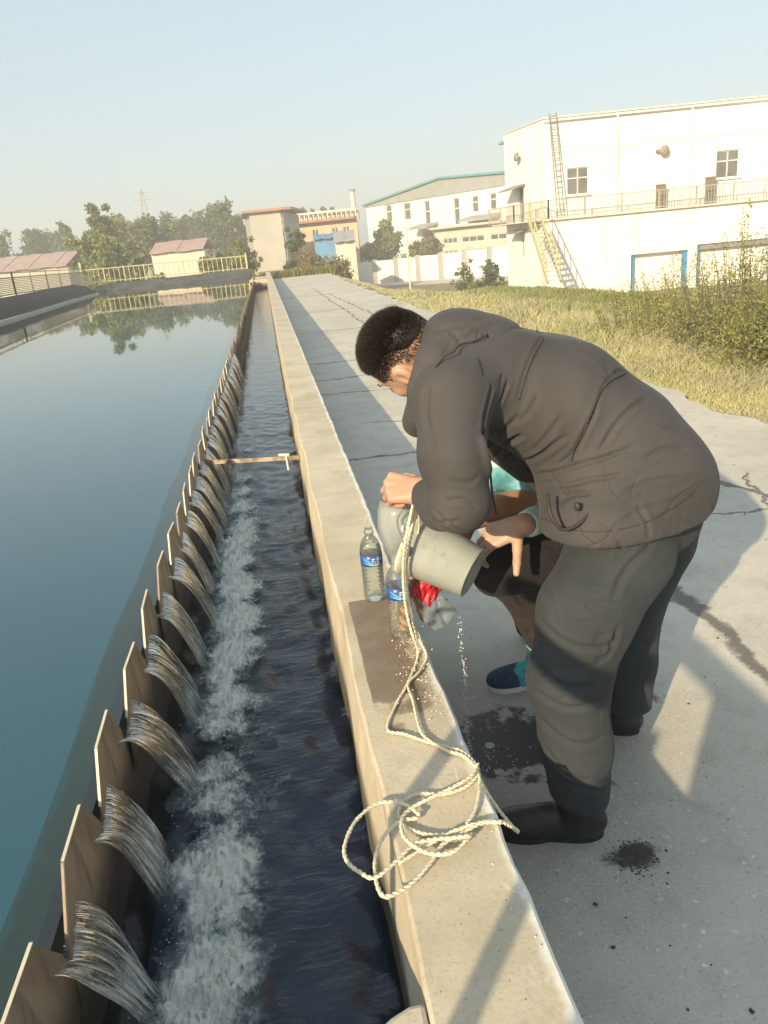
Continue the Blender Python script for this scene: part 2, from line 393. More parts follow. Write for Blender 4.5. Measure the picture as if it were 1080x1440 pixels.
# ------------------------------------------------------------------ pool wall with its coping
wall = thing('pool_wall', 'long pale concrete wall with wet brown patch between channel and pavement', 'wall', (.18, 10, -.42))
prof_y = [-2.4, .78, 2.08, 4., 6.2, 9.5, 13, 17, 22, 28, 34.8, 46.2]
joints = [(-2.4, 2.080), (2.083, 4.597), (4.600, 7.6), (7.603, 10.9), (10.903, 14.5), (14.503, 19), (19.003, 24.5), (24.503, 30), (30.003, 36), (36.003, 46.4)]
def xin(y): return float(np.interp(y, [0.7, 1., 2.1, 5.7, 9, 25, 40], [.092, .089, .082, .065, .058, .055, .06]))
def slab(y0, y1, seed):
    rnd = random.Random(seed); N = max(4, int((y1-y0)/.06) if y1 < 8 else int((y1-y0)/.3)); V = []
    for i in range(N+1):
        y = y0+(y1-y0)*i/N
        xi = xin(y)+.004*math.sin(y*7)+.002*rnd.uniform(-1, 1); xo = .286+.003*rnd.uniform(-1, 1)*(1 if y < 10 else 0)
        z = rnd.uniform(-.0012, .0012)
        chip = .004+.006*max(0, math.sin(y*3.7))**6
        V += [(xi-.012, y, -.9), (xi-.012, y, -.16), (xi-.001, y, -.06), (xi, y, -chip), (xi+.004+chip*.6, y, z), (.18, y, .001+z), (xo-.006, y, z), (xo, y, -.006), (xo+.001, y, -.6)]
    F = [(i*9+j, (i+1)*9+j, (i+1)*9+j+1, i*9+j+1) for i in range(N) for j in range(8)]
    F += [tuple(range(9))[::-1], tuple(N*9+j for j in range(9))]
    me = D.meshes.new('slab'); me.from_pydata(V, [], F); me.materials.append(M['coping']); return me
for k, (a, b) in enumerate(joints): link('coping_slab', slab(a, b, k), wall)
link('joint_mortar', (MB().lohi((.11, .80, -.5), (.27, 46, -.010)), M['wet_concrete']), wall)
# slab crossing the channel at the near end
endw = thing('end_slab', 'pale concrete slab closing the near end of the channel', 'slab', (-.3, 0, -.42))
mb = MB(); pts = [(.0855, .784), (.062, .783), (.035, .772), (.005, .752), (-.06, .742), (-.2, .735), (-.42, .735), (-.58, .73), (-.58, -2.4), (.0855, -2.4)]
mb.prism([(x, y, -.003) for x, y in pts], (0, 0, -1.2)); link('slab_top', (mb, M['coping']), endw, bevel=.008)

# ------------------------------------------------------------------ channel, pool, water
mb = MB(); mb.lohi((-.565, .6, -1.2), (-.512, 36, -.135)); wc = thing('weir', 'sawtooth weir of brown notched plates on a dark concrete wall', 'weir', (-.55, 10, -1.2))
link('weir_base', (mb, M['wet_concrete']), wc)
struct('channel_floor', (MB().lohi((-.51, .5, -1.0), (.12, 36, -.62)), M['channel_bottom']))
struct('pool_floor', (MB().lohi((-12, -3, -1.3), (-.57, 48, -.85)), M['pool_bottom']))
def apron_mat():
    t = NT('submerged_apron'); q = t.sep(); n = t.noise(2.2, 6, .7); n2 = t.noise(9, 5, .7)
    x = t.math('ADD', q[0], t.math('ADD', t.math('MULTIPLY', t.math('SUBTRACT', n, .5), .16), t.math('MULTIPLY', t.math('SUBTRACT', n2, .5), .06)))
    c = t.mix(t.rng(x, -.70, -.60), (.085, .17, .085), (.075, .062, .058))
    c = t.mix(t.rng(x, -.88, -.76), (.12, .45, .50), c)
    c = t.mix(t.rng(n2, .45, .75, 0, .4), c, (.05, .06, .05))
    return t.fin(c, .95, None, .2)
ys_ = np.linspace(0, 36, 120); pr_ = [(-.568, -.20), (-.60, -.26), (-.66, -.33), (-.74, -.36), (-.82, -.44), (-.95, -.72), (-1.02, -.86)]
Va = np.array([[(x, y, z+.02*math.sin(y*3.1+x*9)) for x, z in pr_] for y in ys_]); na = len(pr_)
Fq = [(i*na+j, i*na+j+1, (i+1)*na+j+1, (i+1)*na+j) for i in range(len(ys_)-1) for j in range(na-1)]
link('submerged_apron', mesh_np('submerged_apron', Va.reshape(-1, 3), [np.array(Fq)], apron_mat(), True), wc)
# far end of the channel
ew = thing('channel_end_wall', 'small pale concrete block closing the far end of the channel', 'wall', (-.25, 35, -.5))
mb = MB(); mb.lohi((-.70, 35.0, -.9), (.052, 35.5, -.03)); mb.lohi((-.66, 35.6, -.9), (.05, 39.8, -.04)); link('end_block', (mb, M['coping']), ew)
mb = MB(); mb.tube([(-.5, 35.3, -.02), (-.5, 35.3, .30), (-.46, 35.3, .36)], .05, 8); mb.tube([(-.5, 35.3, .12), (-.12, 35.2, .12)], .035, 8)
mb.lathe([(.0, 0), (.12, 0), (.12, .05), (0, .05)], (-.5, 35.3, .36), 12); 
tag(link('valve', (mb, plain('rusty_valve', (.13, .06, .05), .7, .3, 10, .2))), 'rust red pipe valve standing on the far end of the channel', 'valve')

# pool water sheet
xs = np.concatenate([[-12], np.linspace(-9, -.507, 20)])
def sheet(name, x0, x1, y0, y1, z, nx, ny, amp, mat):
    X, Y = np.meshgrid(np.linspace(x0, x1, nx), y0+(y1-y0)*np.linspace(0, 1, ny)**1.6)
    Z = np.full_like(X, z)
    if amp:
        for k in range(26):
            a = RNG.uniform(0, 2*np.pi); f = RNG.uniform(12, 75); Z = Z+amp/(f/12)**.8*np.sin(X*f*np.cos(a)+Y*f*np.sin(a)*.8+RNG.uniform(0, 6))*.5*np.clip(1.15-Y*.12, .12, 1)
    ii = np.arange((ny-1)*nx).reshape(ny-1, nx)[:, :-1].ravel()
    return mesh_np(name, np.stack([X, Y, Z], -1).reshape(-1, 3), [np.stack([ii, ii+1, ii+1+nx, ii+nx], -1)], mat, True)
WZ = -.075
struct('pool_water', sheet('pool_water', -11.5, -.5085, -3, 47, WZ, 12, 40, 0, M['pool_water']))
CW = -.40
chan = struct('channel_water', sheet('channel_water', -.515, .088, .70, 35.2, CW, 90, 1400, .0075, M['channel_water']))

# ------------------------------------------------------------------ weir teeth
TY = [.60, .935, 1.25, 1.585, 1.935, 2.28, 2.62, 2.94, 3.22, 3.53, 3.82, 4.09, 4.43, 4.77, 5.10, 5.42, 5.78, 6.12]   # middle of each flat top
while TY[-1] < 34.6: TY.append(TY[-1]+.34)
def tooth_mesh(k):
    r = random.Random(k); w = .072+r.uniform(-.006, .006); j = r.uniform(-.006, .006)
    zb = -.245
    o = [(-w, 0), (w, 0), (w+.075, -.105-j), (w+.098, zb), (-w-.098, zb), (-w-.072, -.105+j)]
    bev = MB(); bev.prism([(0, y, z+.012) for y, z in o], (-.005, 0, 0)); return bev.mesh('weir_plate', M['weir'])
TM = [tooth_mesh(k) for k in range(6)]
rr = random.Random(3)
trim = plain('sunlit_edge_tone', (.62, .56, .44), .5, .1, 20, .05)
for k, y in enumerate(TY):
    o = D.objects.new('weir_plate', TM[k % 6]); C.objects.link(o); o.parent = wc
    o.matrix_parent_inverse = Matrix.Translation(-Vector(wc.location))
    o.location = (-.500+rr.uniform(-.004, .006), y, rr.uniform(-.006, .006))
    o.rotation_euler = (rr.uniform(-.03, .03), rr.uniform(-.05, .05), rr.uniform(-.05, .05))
    if k < 24:      # sunlight on the plate edges, put in as pale strips
        w = .072; e = MB(); e.bar((-.0025, -w, .0132), (-.0025, w, .0132), .006, .002); e.bar((-.0025, -w-.002, .0115), (-.0025, -w-.072, -.088), .006, .002)
        q = link('lit_edge', (e, trim)); q.parent = o

# ------------------------------------------------------------------ water pouring through the notches
def jet_mat():
    t = NT('falling_water'); b = t.b
    s = t.attr('Col'); se = t.n.new('ShaderNodeSeparateColor'); t.lk(s, se.inputs[0]); T = se.outputs[1]
    def ns(sc, d=.5, det=4):
        k = t.n.new('ShaderNodeTexNoise'); k.inputs['Scale'].default_value = 1; k.inputs['Detail'].default_value = det; k.inputs['Distortion'].default_value = d
        t.lk(t.mapp(sc, vec=s), k.inputs['Vector']); return k.outputs['Fac']
    a = ns((8, 1.4, 0)); c = ns((48, 1.3, 0), .22, 3); e = ns((14, 8, 0), .8)
    st = t.math('ADD', t.math('MULTIPLY', a, .25), t.math('ADD', t.math('MULTIPLY', c, .60), t.math('MULTIPLY', e, .15)))
    f = t.rng(st, .50, .60, 0, .85); f = t.math('MULTIPLY', f, t.rng(T, .0, .35, .25, 1))
    t.lk(t.mix(f, (.80, .84, .84), (.95, .90, .76)), b.inputs['Base Color'])  # pale streaks: aerated water, with golden sun glints put into the colour
    b.inputs['Roughness'].default_value = .09; b.inputs['Specular IOR Level'].default_value = .8
    t.lk(t.bump(t.math('ADD', a, c), .9, .02), b.inputs['Normal'])
    t.lk(t.math('SUBTRACT', 1., f), b.inputs['Transmission Weight']); b.inputs['IOR'].default_value = 1.33
    al = t.rng(t.math('ADD', T, t.math('MULTIPLY', c, .5)), 1.05, 1.30, 1, .15)
    t.lk(al, b.inputs['Alpha']); return t.m
M['jet'] = jet_mat()
def jet_mesh(seed):
    r = np.random.default_rng(seed); nu, nv = 56, 26
    u = np.linspace(-1, 1, nu); v = np.linspace(0, 1, nv); U, W_ = np.meshgrid(u, v)
    wid = .092*(1-.30*W_)+.006*np.sin(W_*7+seed); yy = U*wid+.085*W_**1.2
    zt = -.118+.045*np.abs(U)**1.5          # V-shaped sill
    T = W_
    x = .0+.118*T**.9*(1-.10*np.abs(U))+.008; z = zt+.012*T-.285*T**1.9-.008
    amp = np.zeros_like(U)
    for k in range(7):
        f = r.uniform(7, 30); amp += np.sin(U*f+r.uniform(0, 6)+T*r.uniform(-1.5, 1.5))*.0060/(1+f/22)
    n = .25+T; x = x+amp*n*.7; z = z+amp*n
    yy = yy+.006*np.sin(U*9+T*4+r.uniform(0, 6))*T
    # ragged end
    V = np.stack([x, yy, z], -1).reshape(-1, 3)
    c = np.stack([(U+1)/2+seed*1.7, T, 0*T], -1).reshape(-1, 3)
    ii = np.arange((nv-1)*nu).reshape(nv-1, nu)[:, :-1].ravel()
    me = mesh_np('waterfall', V, [np.stack([ii, ii+1, ii+1+nu, ii+nu], -1)], M['jet'], True, c)
    return me
JM = [jet_mesh(k) for k in range(9)]
NOTCH = [(TY[i]+TY[i+1])/2 for i in range(len(TY)-1)]
for k, y in enumerate(NOTCH):
    if y > 9.5: break
    o = D.objects.new('waterfall', JM[(k*4) % 9]); C.objects.link(o); o.parent = chan
    o.location = (-.515, y, 0); s = rr.uniform(.88, 1.1); o.scale = (rr.uniform(.82, 1.15)*(1 if y < 5 else .85), s*(1 if y < 5 else .85), 1)
# foam and splashes where the jets land
def foam_mat():
    t = NT('foam'); b = t.b
    f = t.attr('Col'); n = t.noise(14, 6, .72, dist=.5); n2 = t.noise(60, 4, .7); vo = t.voro(75)
    se = t.n.new('ShaderNodeSeparateColor'); t.lk(f, se.inputs[0])
    k = t.math('ADD', se.outputs[0], t.math('MULTIPLY', t.math('SUBTRACT', n, .5), 1.5))
    k = t.math('ADD', k, t.math('MULTIPLY', t.math('SUBTRACT', n2, .5), .5))
    k = t.math('ADD', k, t.math('MULTIPLY', t.math('SUBTRACT', .35, vo), .18))
    k = t.math('ADD', k, t.math('MULTIPLY', t.math('SUBTRACT', t.noise(5, 3, .6, dist=.8), .5), 1.3))
    a = t.rng(k, .28, .95, 0, .85)
    t.lk(a, b.inputs['Alpha']); t.lk(t.mix(t.rng(k, .4, 1.1), (.36, .47, .50), (.80, .84, .82)), b.inputs['Base Color'])
    b.inputs['Roughness'].default_value = .5
    t.lk(t.bump(k, .6, .02), b.inputs['Normal']); return t.m
M['foam'] = foam_mat()
nx, ny = 90, 520
X, Y = np.meshgrid(np.linspace(-.47, .05, nx), .76+7.2*np.linspace(0, 1, ny)**1.3)
A = np.zeros_like(X)
for i, y in enumerate(NOTCH[:19]):
    s = rr.uniform(.7, 1.05); cx = -.335+rr.uniform(-.02, .02)
    A += s*np.exp(-((X-cx)/.085)**2-((Y-y-.09)/.14)**2)
    A += .45*s*np.exp(-((X-cx-.085)/.06)**2-((Y-y-.13)/.09)**2)
A += (.38+.22*np.sin(Y*4.1)*np.sin(Y*1.7+1))*np.exp(-((X+.305-.02*np.sin(Y*5))/.085)**2)+.20*np.exp(-((X+.20)/.10)**2)
A *= np.clip((8.0-Y)/4.5, 0, 1)*np.clip(1.25-Y*.07, .5, 1)
A += 1.0*np.exp(-((Y-.80)/.12)**2)*np.clip((X+.45)/.25, 0, .62)
Z = CW+.008+.022*np.clip(A, 0, 1.2)*(.55+.45*np.sin(X*61+Y*17)*np.sin(Y*53-X*23))+.006*RNG.normal(size=X.shape)*np.clip(A, 0, 1)
ii = np.arange((ny-1)*nx).reshape(ny-1, nx)[:, :-1].ravel()
fo = link('foam', mesh_np('foam', np.stack([X, Y, Z], -1).reshape(-1, 3), [np.stack([ii, ii+1, ii+1+nx, ii+nx], -1)], M['foam'], True, np.stack([A]*3, -1).reshape(-1, 3)), chan)
fo['kind'] = 'stuff'
# droplets
oc = np.array([(1, 0, 0), (-1, 0, 0), (0, 1, 0), (0, -1, 0), (0, 0, 1), (0, 0, -1)], float)
of = np.array([(0, 2, 4), (2, 1, 4), (1, 3, 4), (3, 0, 4), (2, 0, 5), (1, 2, 5), (3, 1, 5), (0, 3, 5)])
def specks(name, P, R_, mat):
    n = len(P); V = (P[:, None, :]+oc[None]*np.asarray(R_)[:, None, None]).reshape(-1, 3)
    return mesh_np(name, V, [(of[None]+(np.arange(n)*6)[:, None, None]).reshape(-1, 3)], mat, True)
P = []
for i, y in enumerate(NOTCH[:15]):
    n = int(200/(1+.25*i)); 
    q = np.stack([RNG.normal(-.34, .05, n), RNG.normal(y+.09, .085, n), CW+.012+np.abs(RNG.normal(0, .016, n))], -1); P.append(q)
q = np.stack([RNG.uniform(-.45, .07, 1500), .755+np.abs(RNG.normal(0, .08, 1500)), CW+.006+np.abs(RNG.normal(0, .006, 1500))], -1); P.append(q)
P = np.concatenate(P); P = P[(P[:, 0] > -.46) & (P[:, 0] < .07)]
M['drop'] = plain('water_drops', (.78, .80, .78), .15, .1, 30, .0, spec=.8)
sp = link('splash_drops', specks('splash', P, RNG.uniform(.0008, .0022, len(P)), M['drop']), chan); sp['kind'] = 'stuff'

# rusty angle bar across the channel
mb = MB(); mb.bar((-.50, 4.42, -.115), (.07, 4.26, -.115), .020, .005); mb.bar((-.50, 4.411, -.104), (.07, 4.251, -.104), .004, .022)
br = thing('cross_bar', 'rusty steel angle bar spanning the channel between weir and wall', 'bar', (-.2, 4.3, -.11))
link('angle_bar', (mb, plain('rusted_bar', (.30, .24, .18), .8, .45, 18, .3, 60, .004, dirt=(.45, .40, .28), dsc=9)), br)
mb = MB(); mb.tube([(-.02, 4.28, -.08), (-.018, 4.265, -.10), (-.015, 4.255, -.17)], .006, 6); mb.tube([(-.06, 4.29, -.085), (.0, 4.27, -.085)], .008, 6)
link('tied_strip', (mb, plain('pale_cloth_strip', (.6, .56, .45), .9, .15, 20)), br)

# railing and sheet gate on the weir side, left of and behind the camera (unseen, shaped by the bars of shade they cast)
rl = thing('walkway_railing', 'short grey steel railing with two stakes beside the near end of the channel', 'railing', (-.55, 0, 0))
mb = MB(); mb.lohi((-.575, -.372, .785), (-.545, .43, .865)); link('top_rail', (mb, M['steel']), rl)
for y in (-.15, .285): link('stake', (MB().tube([(-.56, y, -.1), (-.56, y, .60)], .020, 10), M['steel']), rl)
cb = thing('sheet_gate', 'grey sheet metal gate panel beside the near end of the channel', 'gate', (-.56, -.8, 0))
link('gate_sheet', (MB().lohi((-.575, -1.9, -.02), (-.548, -.378, .865)), M['grey_metal']), cb)
link('stiffener', (MB().lohi((-.547, -1.8, .40), (-.54, -.44, .44)), M['grey_metal']), cb)
mb = MB(); mb.lohi((-1.2, -2.4, -1.2), (-.583, .32, -.012)); tag(link('walkway_slab', (mb, M['coping'])), 'concrete walkway slab left of the near end of the channel', 'slab')

# ================================================================== buildings
def facade(parent, A, B, z0, z1, holes, mat, name='wall', depth=.22, side=1):
    """wall sheet from A to B (xy) with openings [(u0,u1,z0,z1)], reveals `depth` deep; outside is to the right of A->B"""
    A = Vector((*A, 0)); B = Vector((*B, 0)); t = (B-A).normalized(); L = (B-A).length
    nrm = Vector((t.y, -t.x, 0))*side
    us = sorted({0., L, *[h[0] for h in holes], *[h[1] for h in holes]}); zs = sorted({z0, z1, *[h[2] for h in holes], *[h[3] for h in holes]})
    V = []; F = []
    def P(u, z, d=0): return A+t*u-nrm*d+Vector((0, 0, z))
    def quad(*p): F.append(tuple(range(len(V), len(V)+4))); V.extend(p)
    for a, b in zip(us, us[1:]):
        for c, d in zip(zs, zs[1:]):
            um, zm = (a+b)/2, (c+d)/2
            if any(h[0] < um < h[1] and h[2] < zm < h[3] for h in holes): continue
            quad(P(a, c), P(b, c), P(b, d), P(a, d))
    for h in holes:
        a, b, c, d = h
        quad(P(a, c), P(a, c, depth), P(a, d, depth), P(a, d)); quad(P(b, c), P(b, d), P(b, d, depth), P(b, c, depth))
        quad(P(a, d), P(a, d, depth), P(b, d, depth), P(b, d)); quad(P(a, c), P(b, c), P(b, c, depth), P(a, c, depth))
    me = D.meshes.new(name); me.from_pydata([tuple(v) for v in V], [], F); me.materials.append(mat)
    link(name, me, parent)
    return P, t, nrm
def window(parent, P, t, nrm, h, cols=2, rows=2, w=.06, depth=.12, glass=None):
    a, b, c, d = h
    fr = MB(); ax = (t, nrm, Vector((0, 0, 1)))
    def bx(u0, u1, q0, q1): fr.box(P((u0+u1)/2, (q0+q1)/2, depth), (u1-u0, .05, q1-q0), ax)
    bx(a, a+w, c, d); bx(b-w, b, c, d); bx(a+w, b-w, c, c+w); bx(a+w, b-w, d-w, d)
    for i in range(1, cols): u = a+(b-a)*i/cols; bx(u-w/2, u+w/2, c+w, d-w)
    f = link('window', (fr, M['frame']), parent)
    g = MB()
    for j in range(1, rows):
        z = c+(d-c)*(.62 if rows == 2 else j/rows)
        for i in range(cols):
            u0 = a+(b-a)*i/cols+(w if i == 0 else w/2); u1 = a+(b-a)*(i+1)/cols-(w if i == cols-1 else w/2)
            g.box(P((u0+u1)/2, z, depth-.002), (u1-u0, .045, w), ax)
    if rows > 1: link('glazing_bar', (g, M['frame']), f)
    p = MB(); p.box(P((a+b)/2, (c+d)/2, depth+.03), (b-a, .01, d-c), ax); link('pane', (p, glass or M['glass']), f)
    return f

# ---- main white building on the right
A = (17.27, 48.04); B = (29.99, 45.86); Cc = (16.69, 54.06)
tb = (Vector(B)-Vector(A)).normalized(); B2 = tuple(Vector(A)+tb*26)
GZ = -3.6
wb = thing('white_building', 'large white rendered building with roof ladder and railed terrace behind the grass', 'building', (*A, GZ))
w1 = (1.34, 2.64, 2.66, 4.18); w2 = (10.14, 11.50, 2.80, 4.32)
P1, t1, n1 = facade(wb, A, B2, 1.40, 6.94, [w1, w2, (17, 18.4, 2.8, 4.3)], M['white_wall'], 'upper_wall')
for w in (w1, w2, (17, 18.4, 2.8, 4.3)): window(wb, P1, t1, n1, w)
ts = (Vector(A)-Vector(Cc)).normalized(); 
sdoor = (2.05, 2.95, 1.42, 3.50); sw = (2.3, 2.95, -.8, .6)
Ps, t_s, n_s = facade(wb, Cc, A, GZ, 6.94, [sdoor, sw], M['white_wall'], 'side_wall')
link('side_door', (MB().box(Ps(2.5, 2.46, .18), (.9, .04, 2.08), (t_s, n_s, Vector((0, 0, 1)))), M['brown_metal']), wb)
window(wb, Ps, t_s, n_s, sw, 2, 2)
# lower storey stands 1.5 m proud and carries the terrace
lo = 1.5
A2 = Vector((*A, 0))+n1*lo; B3 = Vector((*B2, 0))+n1*lo
A2 = A2-t1*0.25
holes = [(5.05, 8.45, GZ, -1.02), (8.95, 13.6, GZ, -.78), (14.1, 18.5, GZ, -.6)]
P2, t2, n2_ = facade(wb, A2[:2], B3[:2], GZ, 1.36, holes, M['white_wall'], 'lower_wall', .5)
for h in holes:
    mbx = MB(); mbx.box(P2((h[0]+h[1])/2, (h[2]+h[3])/2, .55), (h[1]-h[0], .05, h[3]-h[2]), (t2, n2_, Vector((0, 0, 1)))); link('bay_back', (mbx, M['white_wall']), wb)
    for u in (h[0]+.14, h[1]-.14): 
        mbx = MB(); mbx.box(P2(u, (h[2]+h[3])/2-.02, .25), (.2 if u < h[1]-1 else .35, .06, h[3]-h[2]-.1), (t2, n2_, Vector((0, 0, 1)))); link('blue_gate_leaf', (mbx, M['blue_door']), wb)
mbx = MB(); mbx.box(P2(11.2, -.95, .3), (4.2, .35, .28), (t2, n2_, Vector((0, 0, 1)))); link('bay_lintel', (mbx, M['grey_metal']), wb)
# terrace slab, parapet top, roof
sl = MB(); sl.box(P2(13.1, 1.38, lo/2-.08), (26.6, lo+.3, .1), (t2, n2_, Vector((0, 0, 1)))); link('terrace_slab', (sl, M['cream_wall']), wb)
nA = -n1; rf = MB(); q = [Vector((*A, 6.90)), Vector((*B2, 6.90)), Vector((*B2, 6.90))+nA*9, Vector((*Cc, 6.90))+nA*3]
rf.prism([p-Vector((0, 0, .25)) for p in q], (0, 0, .15)); link('roof', (rf, M['roof_grey']), wb)
mbx = MB(); mbx.bar(Vector((*A, 6.98))+n1*.03-t1*.03, Vector((*B2, 6.98))+n1*.03, .12, .07); mbx.bar(Vector((*Cc, 6.98)), Vector((*A, 6.98)), .12, .07); link('parapet_coping', (mbx, M['cream_wall']), wb)
lw = MB(); q = [Vector((*Cc, 0))-t_s*.0, Vector((*A, 0)), A2, A2-t1*.0+Vector((0, 0, 0))]
# west flank of the lower storey
Pf, t_f, n_f = facade(wb, (A2-n1*1.5-t1*.0)[:2], A2[:2], GZ, 1.36, [], M['white_wall'], 'lower_flank')
aw = MB(); aw.prism([Ps(1.4, 3.65), Ps(3.3, 3.65), Ps(3.3, 3.65)+n_s*1.1-Vector((0, 0, .3)), Ps(1.4, 3.65)+n_s*1.1-Vector((0, 0, .3))], (0, 0, .08)); link('door_canopy', (aw, M['grey_metal']), wb)
aw = MB(); aw.prism([Ps(1.7, .95), Ps(3.4, .95), Ps(3.4, .95)+n_s*.8-Vector((0, 0, .2)), Ps(1.7, .95)+n_s*.8-Vector((0, 0, .2))], (0, 0, .07)); link('window_canopy', (aw, M['grey_metal']), wb)
# railing
def railing(name, parent, pts, h, step, mat, rp=.025, pick=.014, posts=2.2, side_rails=(1.0, .1)):
    pts = [Vector(p) for p in pts]; top = MB()
    r = None
    for a, b in zip(pts, pts[1:]):
        for k in side_rails: top.bar(a+Vector((0, 0, h*k)), b+Vector((0, 0, h*k)), rp*1.6)
    f = link(name, (top, mat), parent)
    pk = MB()
    for a, b in zip(pts, pts[1:]):
        L = (b-a).length; n = max(1, round(L/step))
        for i in range(n+1): p = a.lerp(b, i/n); pk.bar(p+Vector((0, 0, h*side_rails[-1])), p+Vector((0, 0, h*side_rails[0])), pick)
    k = link('picket', (pk, mat), f); k['kind'] = 'stuff'
    for a, b in zip(pts, pts[1:]):
        L = (b-a).length; n = max(1, round(L/posts))
        for i in range(n+1): p = a.lerp(b, i/n); link('post', (MB().bar(p, p+Vector((0, 0, h+.03)), rp*2.2), mat), f)
    return f
e1 = P2(.2, 1.43, .1); e2 = P2(26, 1.43, .1)
railing('terrace_railing', wb, [Ps(-.9, 1.43)+n_s*.9, Ps(3.4, 1.43)+n_s*.9, e1, e2], 1.02, .16, M['rail_grey'], .032, .026)
# landing and outside stair
st = MB(); st.prism([Ps(-.2, 1.36)+n_s*1.0, Ps(-.2, 1.36), Ps(6, 1.36), Ps(6, 1.36)+n_s*1.0], (0, 0, .07)); link('landing', (st, M['cream_wall']), wb)
stair = thing('outside_stair', 'pale yellow steel staircase leading down from the white building terrace', 'staircase', (16.34, 43.49, -1.741))
a0 = Vector((15.57, 45.04, 1.484)); a1 = Vector((15.36, 41.44, -1.851)); dd = Vector((.78, .12, 0))
for s in (0, 1):
    o = dd*(s-.5); link('stringer', (MB().bar(a0+o, a1+o, .07, .22), M['rail_yellow']), stair)
    link('handrail', (MB().bar(a0+o+Vector((0, 0, .95)), a1+o+Vector((0, 0, .95)), .06), M['rail_yellow']), stair)
    for i in range(7): p = a0.lerp(a1, (i+.2)/6.6)+o; link('baluster', (MB().bar(p, p+Vector((0, 0, .95)), .04), M['rail_yellow']), stair)
for i in range(15):
    p = a0.lerp(a1, (i+.5)/15); link('step', (MB().box(p, (.78, .26, .04)), M['rail_yellow']), stair)
# roof ladder with safety hoops
ld = thing('roof_ladder', 'grey steel ladder leaning up the white building to its roof', 'ladder', P1(.68, 1.45)+n1*.5)
lA = P1(.32, 7.2)+n1*.12; lB = P1(.62, 1.45)+n1*.75; wv = t1*.40
for s in (0, 1): link('rail', (MB().bar(lA+wv*s, lB+wv*s, .055), M['grey_metal']), ld)
for i in range(19): p = lA.lerp(lB, (i+.5)/19); link('rung', (MB().bar(p, p+wv, .045), M['grey_metal']), ld)
for u in (4.3, 8.6, 13.0): link('downpipe', (MB().tube([P1(u, 1.5)+n1*.09, P1(u, 6.8)+n1*.09], .055, 8), M['frame']), wb)
link('conduit', (MB().bar(P1(1.0, 5.15)+n1*.03, P1(13.5, 5.15)+n1*.03, .035), M['frame']), wb)
for w in (w1, w2): link('window_sill', (MB().box(P1((w[0]+w[1])/2, w[2]-.05)+n1*.07, (w[1]-w[0]+.25, .16, .07), (t1, n1, Vector((0, 0, 1)))), M['cream_wall']), wb)
# round wall fan / lamp on the facade and one on the side
ax = (t1, Vector((0, 0, 1)), n1)
fn = thing('wall_floodlight', 'round grey floodlight fixed high on the white wall between two windows', 'lamp', P1(6.98, 4.6))
mbx = MB(); mbx.lathe([(.0, .42), (.24, .42), (.28, .36), (.26, .2), (.12, .1), (.0, .08)], P1(6.98, 4.62), 20, ax); link('lamp_body', (mbx, M['grey_metal'], True), fn)
mbx = MB(); mbx.bar(P1(6.6, 4.62), P1(6.6, 4.62)+n1*.3, .12); mbx.bar(P1(6.5, 4.66)+n1*.28, P1(6.98, 4.62)+n1*.28, .1); link('bracket', (mbx, M['grey_metal']), fn)
axs = (t_s, Vector((0, 0, 1)), n_s)
fn = thing('wall_floodlight', 'small floodlight on the narrow side wall above the terrace door', 'lamp', Ps(2.6, 5.4))
mbx = MB(); mbx.lathe([(.0, .45), (.2, .42), (.24, .36), (.2, .2), (.0, .1)], Ps(2.7, 5.3), 16, axs); mbx.bar(Ps(2.2, 5.6), Ps(2.5, 5.4)+n_s*.3, .12); link('lamp_body', (mbx, M['grey_metal'], True), fn)
for u, h, lab in ((6.75, .85, 'brown metal box on the terrace behind the railing, nearer the ladder'), (9.65, .95, 'brown metal box on the terrace below the right-hand window')):
    k = thing('terrace_box', lab, 'box', P1(u, 1.45)+n1*.4)
    link('box_body', (MB().box(P1(u, 1.45+h*.75)+n1*.55, (.48, .4, h*1.5), (t1, n1, Vector((0, 0, 1)))), M['brown_metal']), k)
    link('box_lid', (MB().box(P1(u, 1.45+h*1.5+.03)+n1*.55, (.56, .48, .06), (t1, n1, Vector((0, 0, 1)))), M['grey_metal']), k)

# ---- white hall with grey gable roof
HA = (15.9, 119.8); HB = (28.72, 95.13)
th = (Vector(HB)-Vector(HA)).normalized(); HB2 = tuple(Vector(HA)+th*36)
hall = thing('factory_hall', 'long white factory hall with teal-edged grey gable roof', 'building', (*HA, -3.3))
hw = [((4.599, 5.893), (6.137, 3.605)), ((8.757, 5.807), (10.39, 3.575)), ((13.28, 5.672), (14.54, 2.202)), ((19.18, 5.475), (20.41, 2.244)), ((22.66, 5.396), (23.95, 3.483)), ((25.84, 5.413), (27.08, 3.549))]
hh = [(a[0], b[0], b[1], a[1]) for a, b in hw]+[((12.49, 1.52)[0], (12.49, 1.52)[0]+9, -3.2, (13.54, 1.276)[1])]
PH, tH, nH = facade(hall, HA, HB2, -3.3, 6.0, hh, M['white_wall'], 'front_wall', .3)
for w in hh[:6]: window(hall, PH, tH, nH, w, 1, 2, .12, .2)
link('gate', (MB().box(PH((hh[6][0]+hh[6][1])/2, -1.2, .3), (9, .06, 5), (tH, nH, Vector((0, 0, 1)))), M['cream_wall']), hall)
hb = Vector((*HA, 0))-nH*20
PHs, tHs, nHs = facade(hall, hb[:2], HA, -3.3, 6.0, [], M['white_wall'], 'side_wall')
ridge = (17.18, 7.95)
gb = MB(); gb.prism([PH(-.3, 6.0)+nH*.15, PH(36, 6.0)+nH*.15, PH(36, 7.2)+nH*.15, PH(ridge[0]+9, ridge[1]-.25)+nH*.15, PH(ridge[0], ridge[1]+.05)+nH*.15, PH(-.3, 6.25)+nH*.15], -nH*.3); link('gable', (gb, M['roof_grey']), hall)
gb = MB(); 
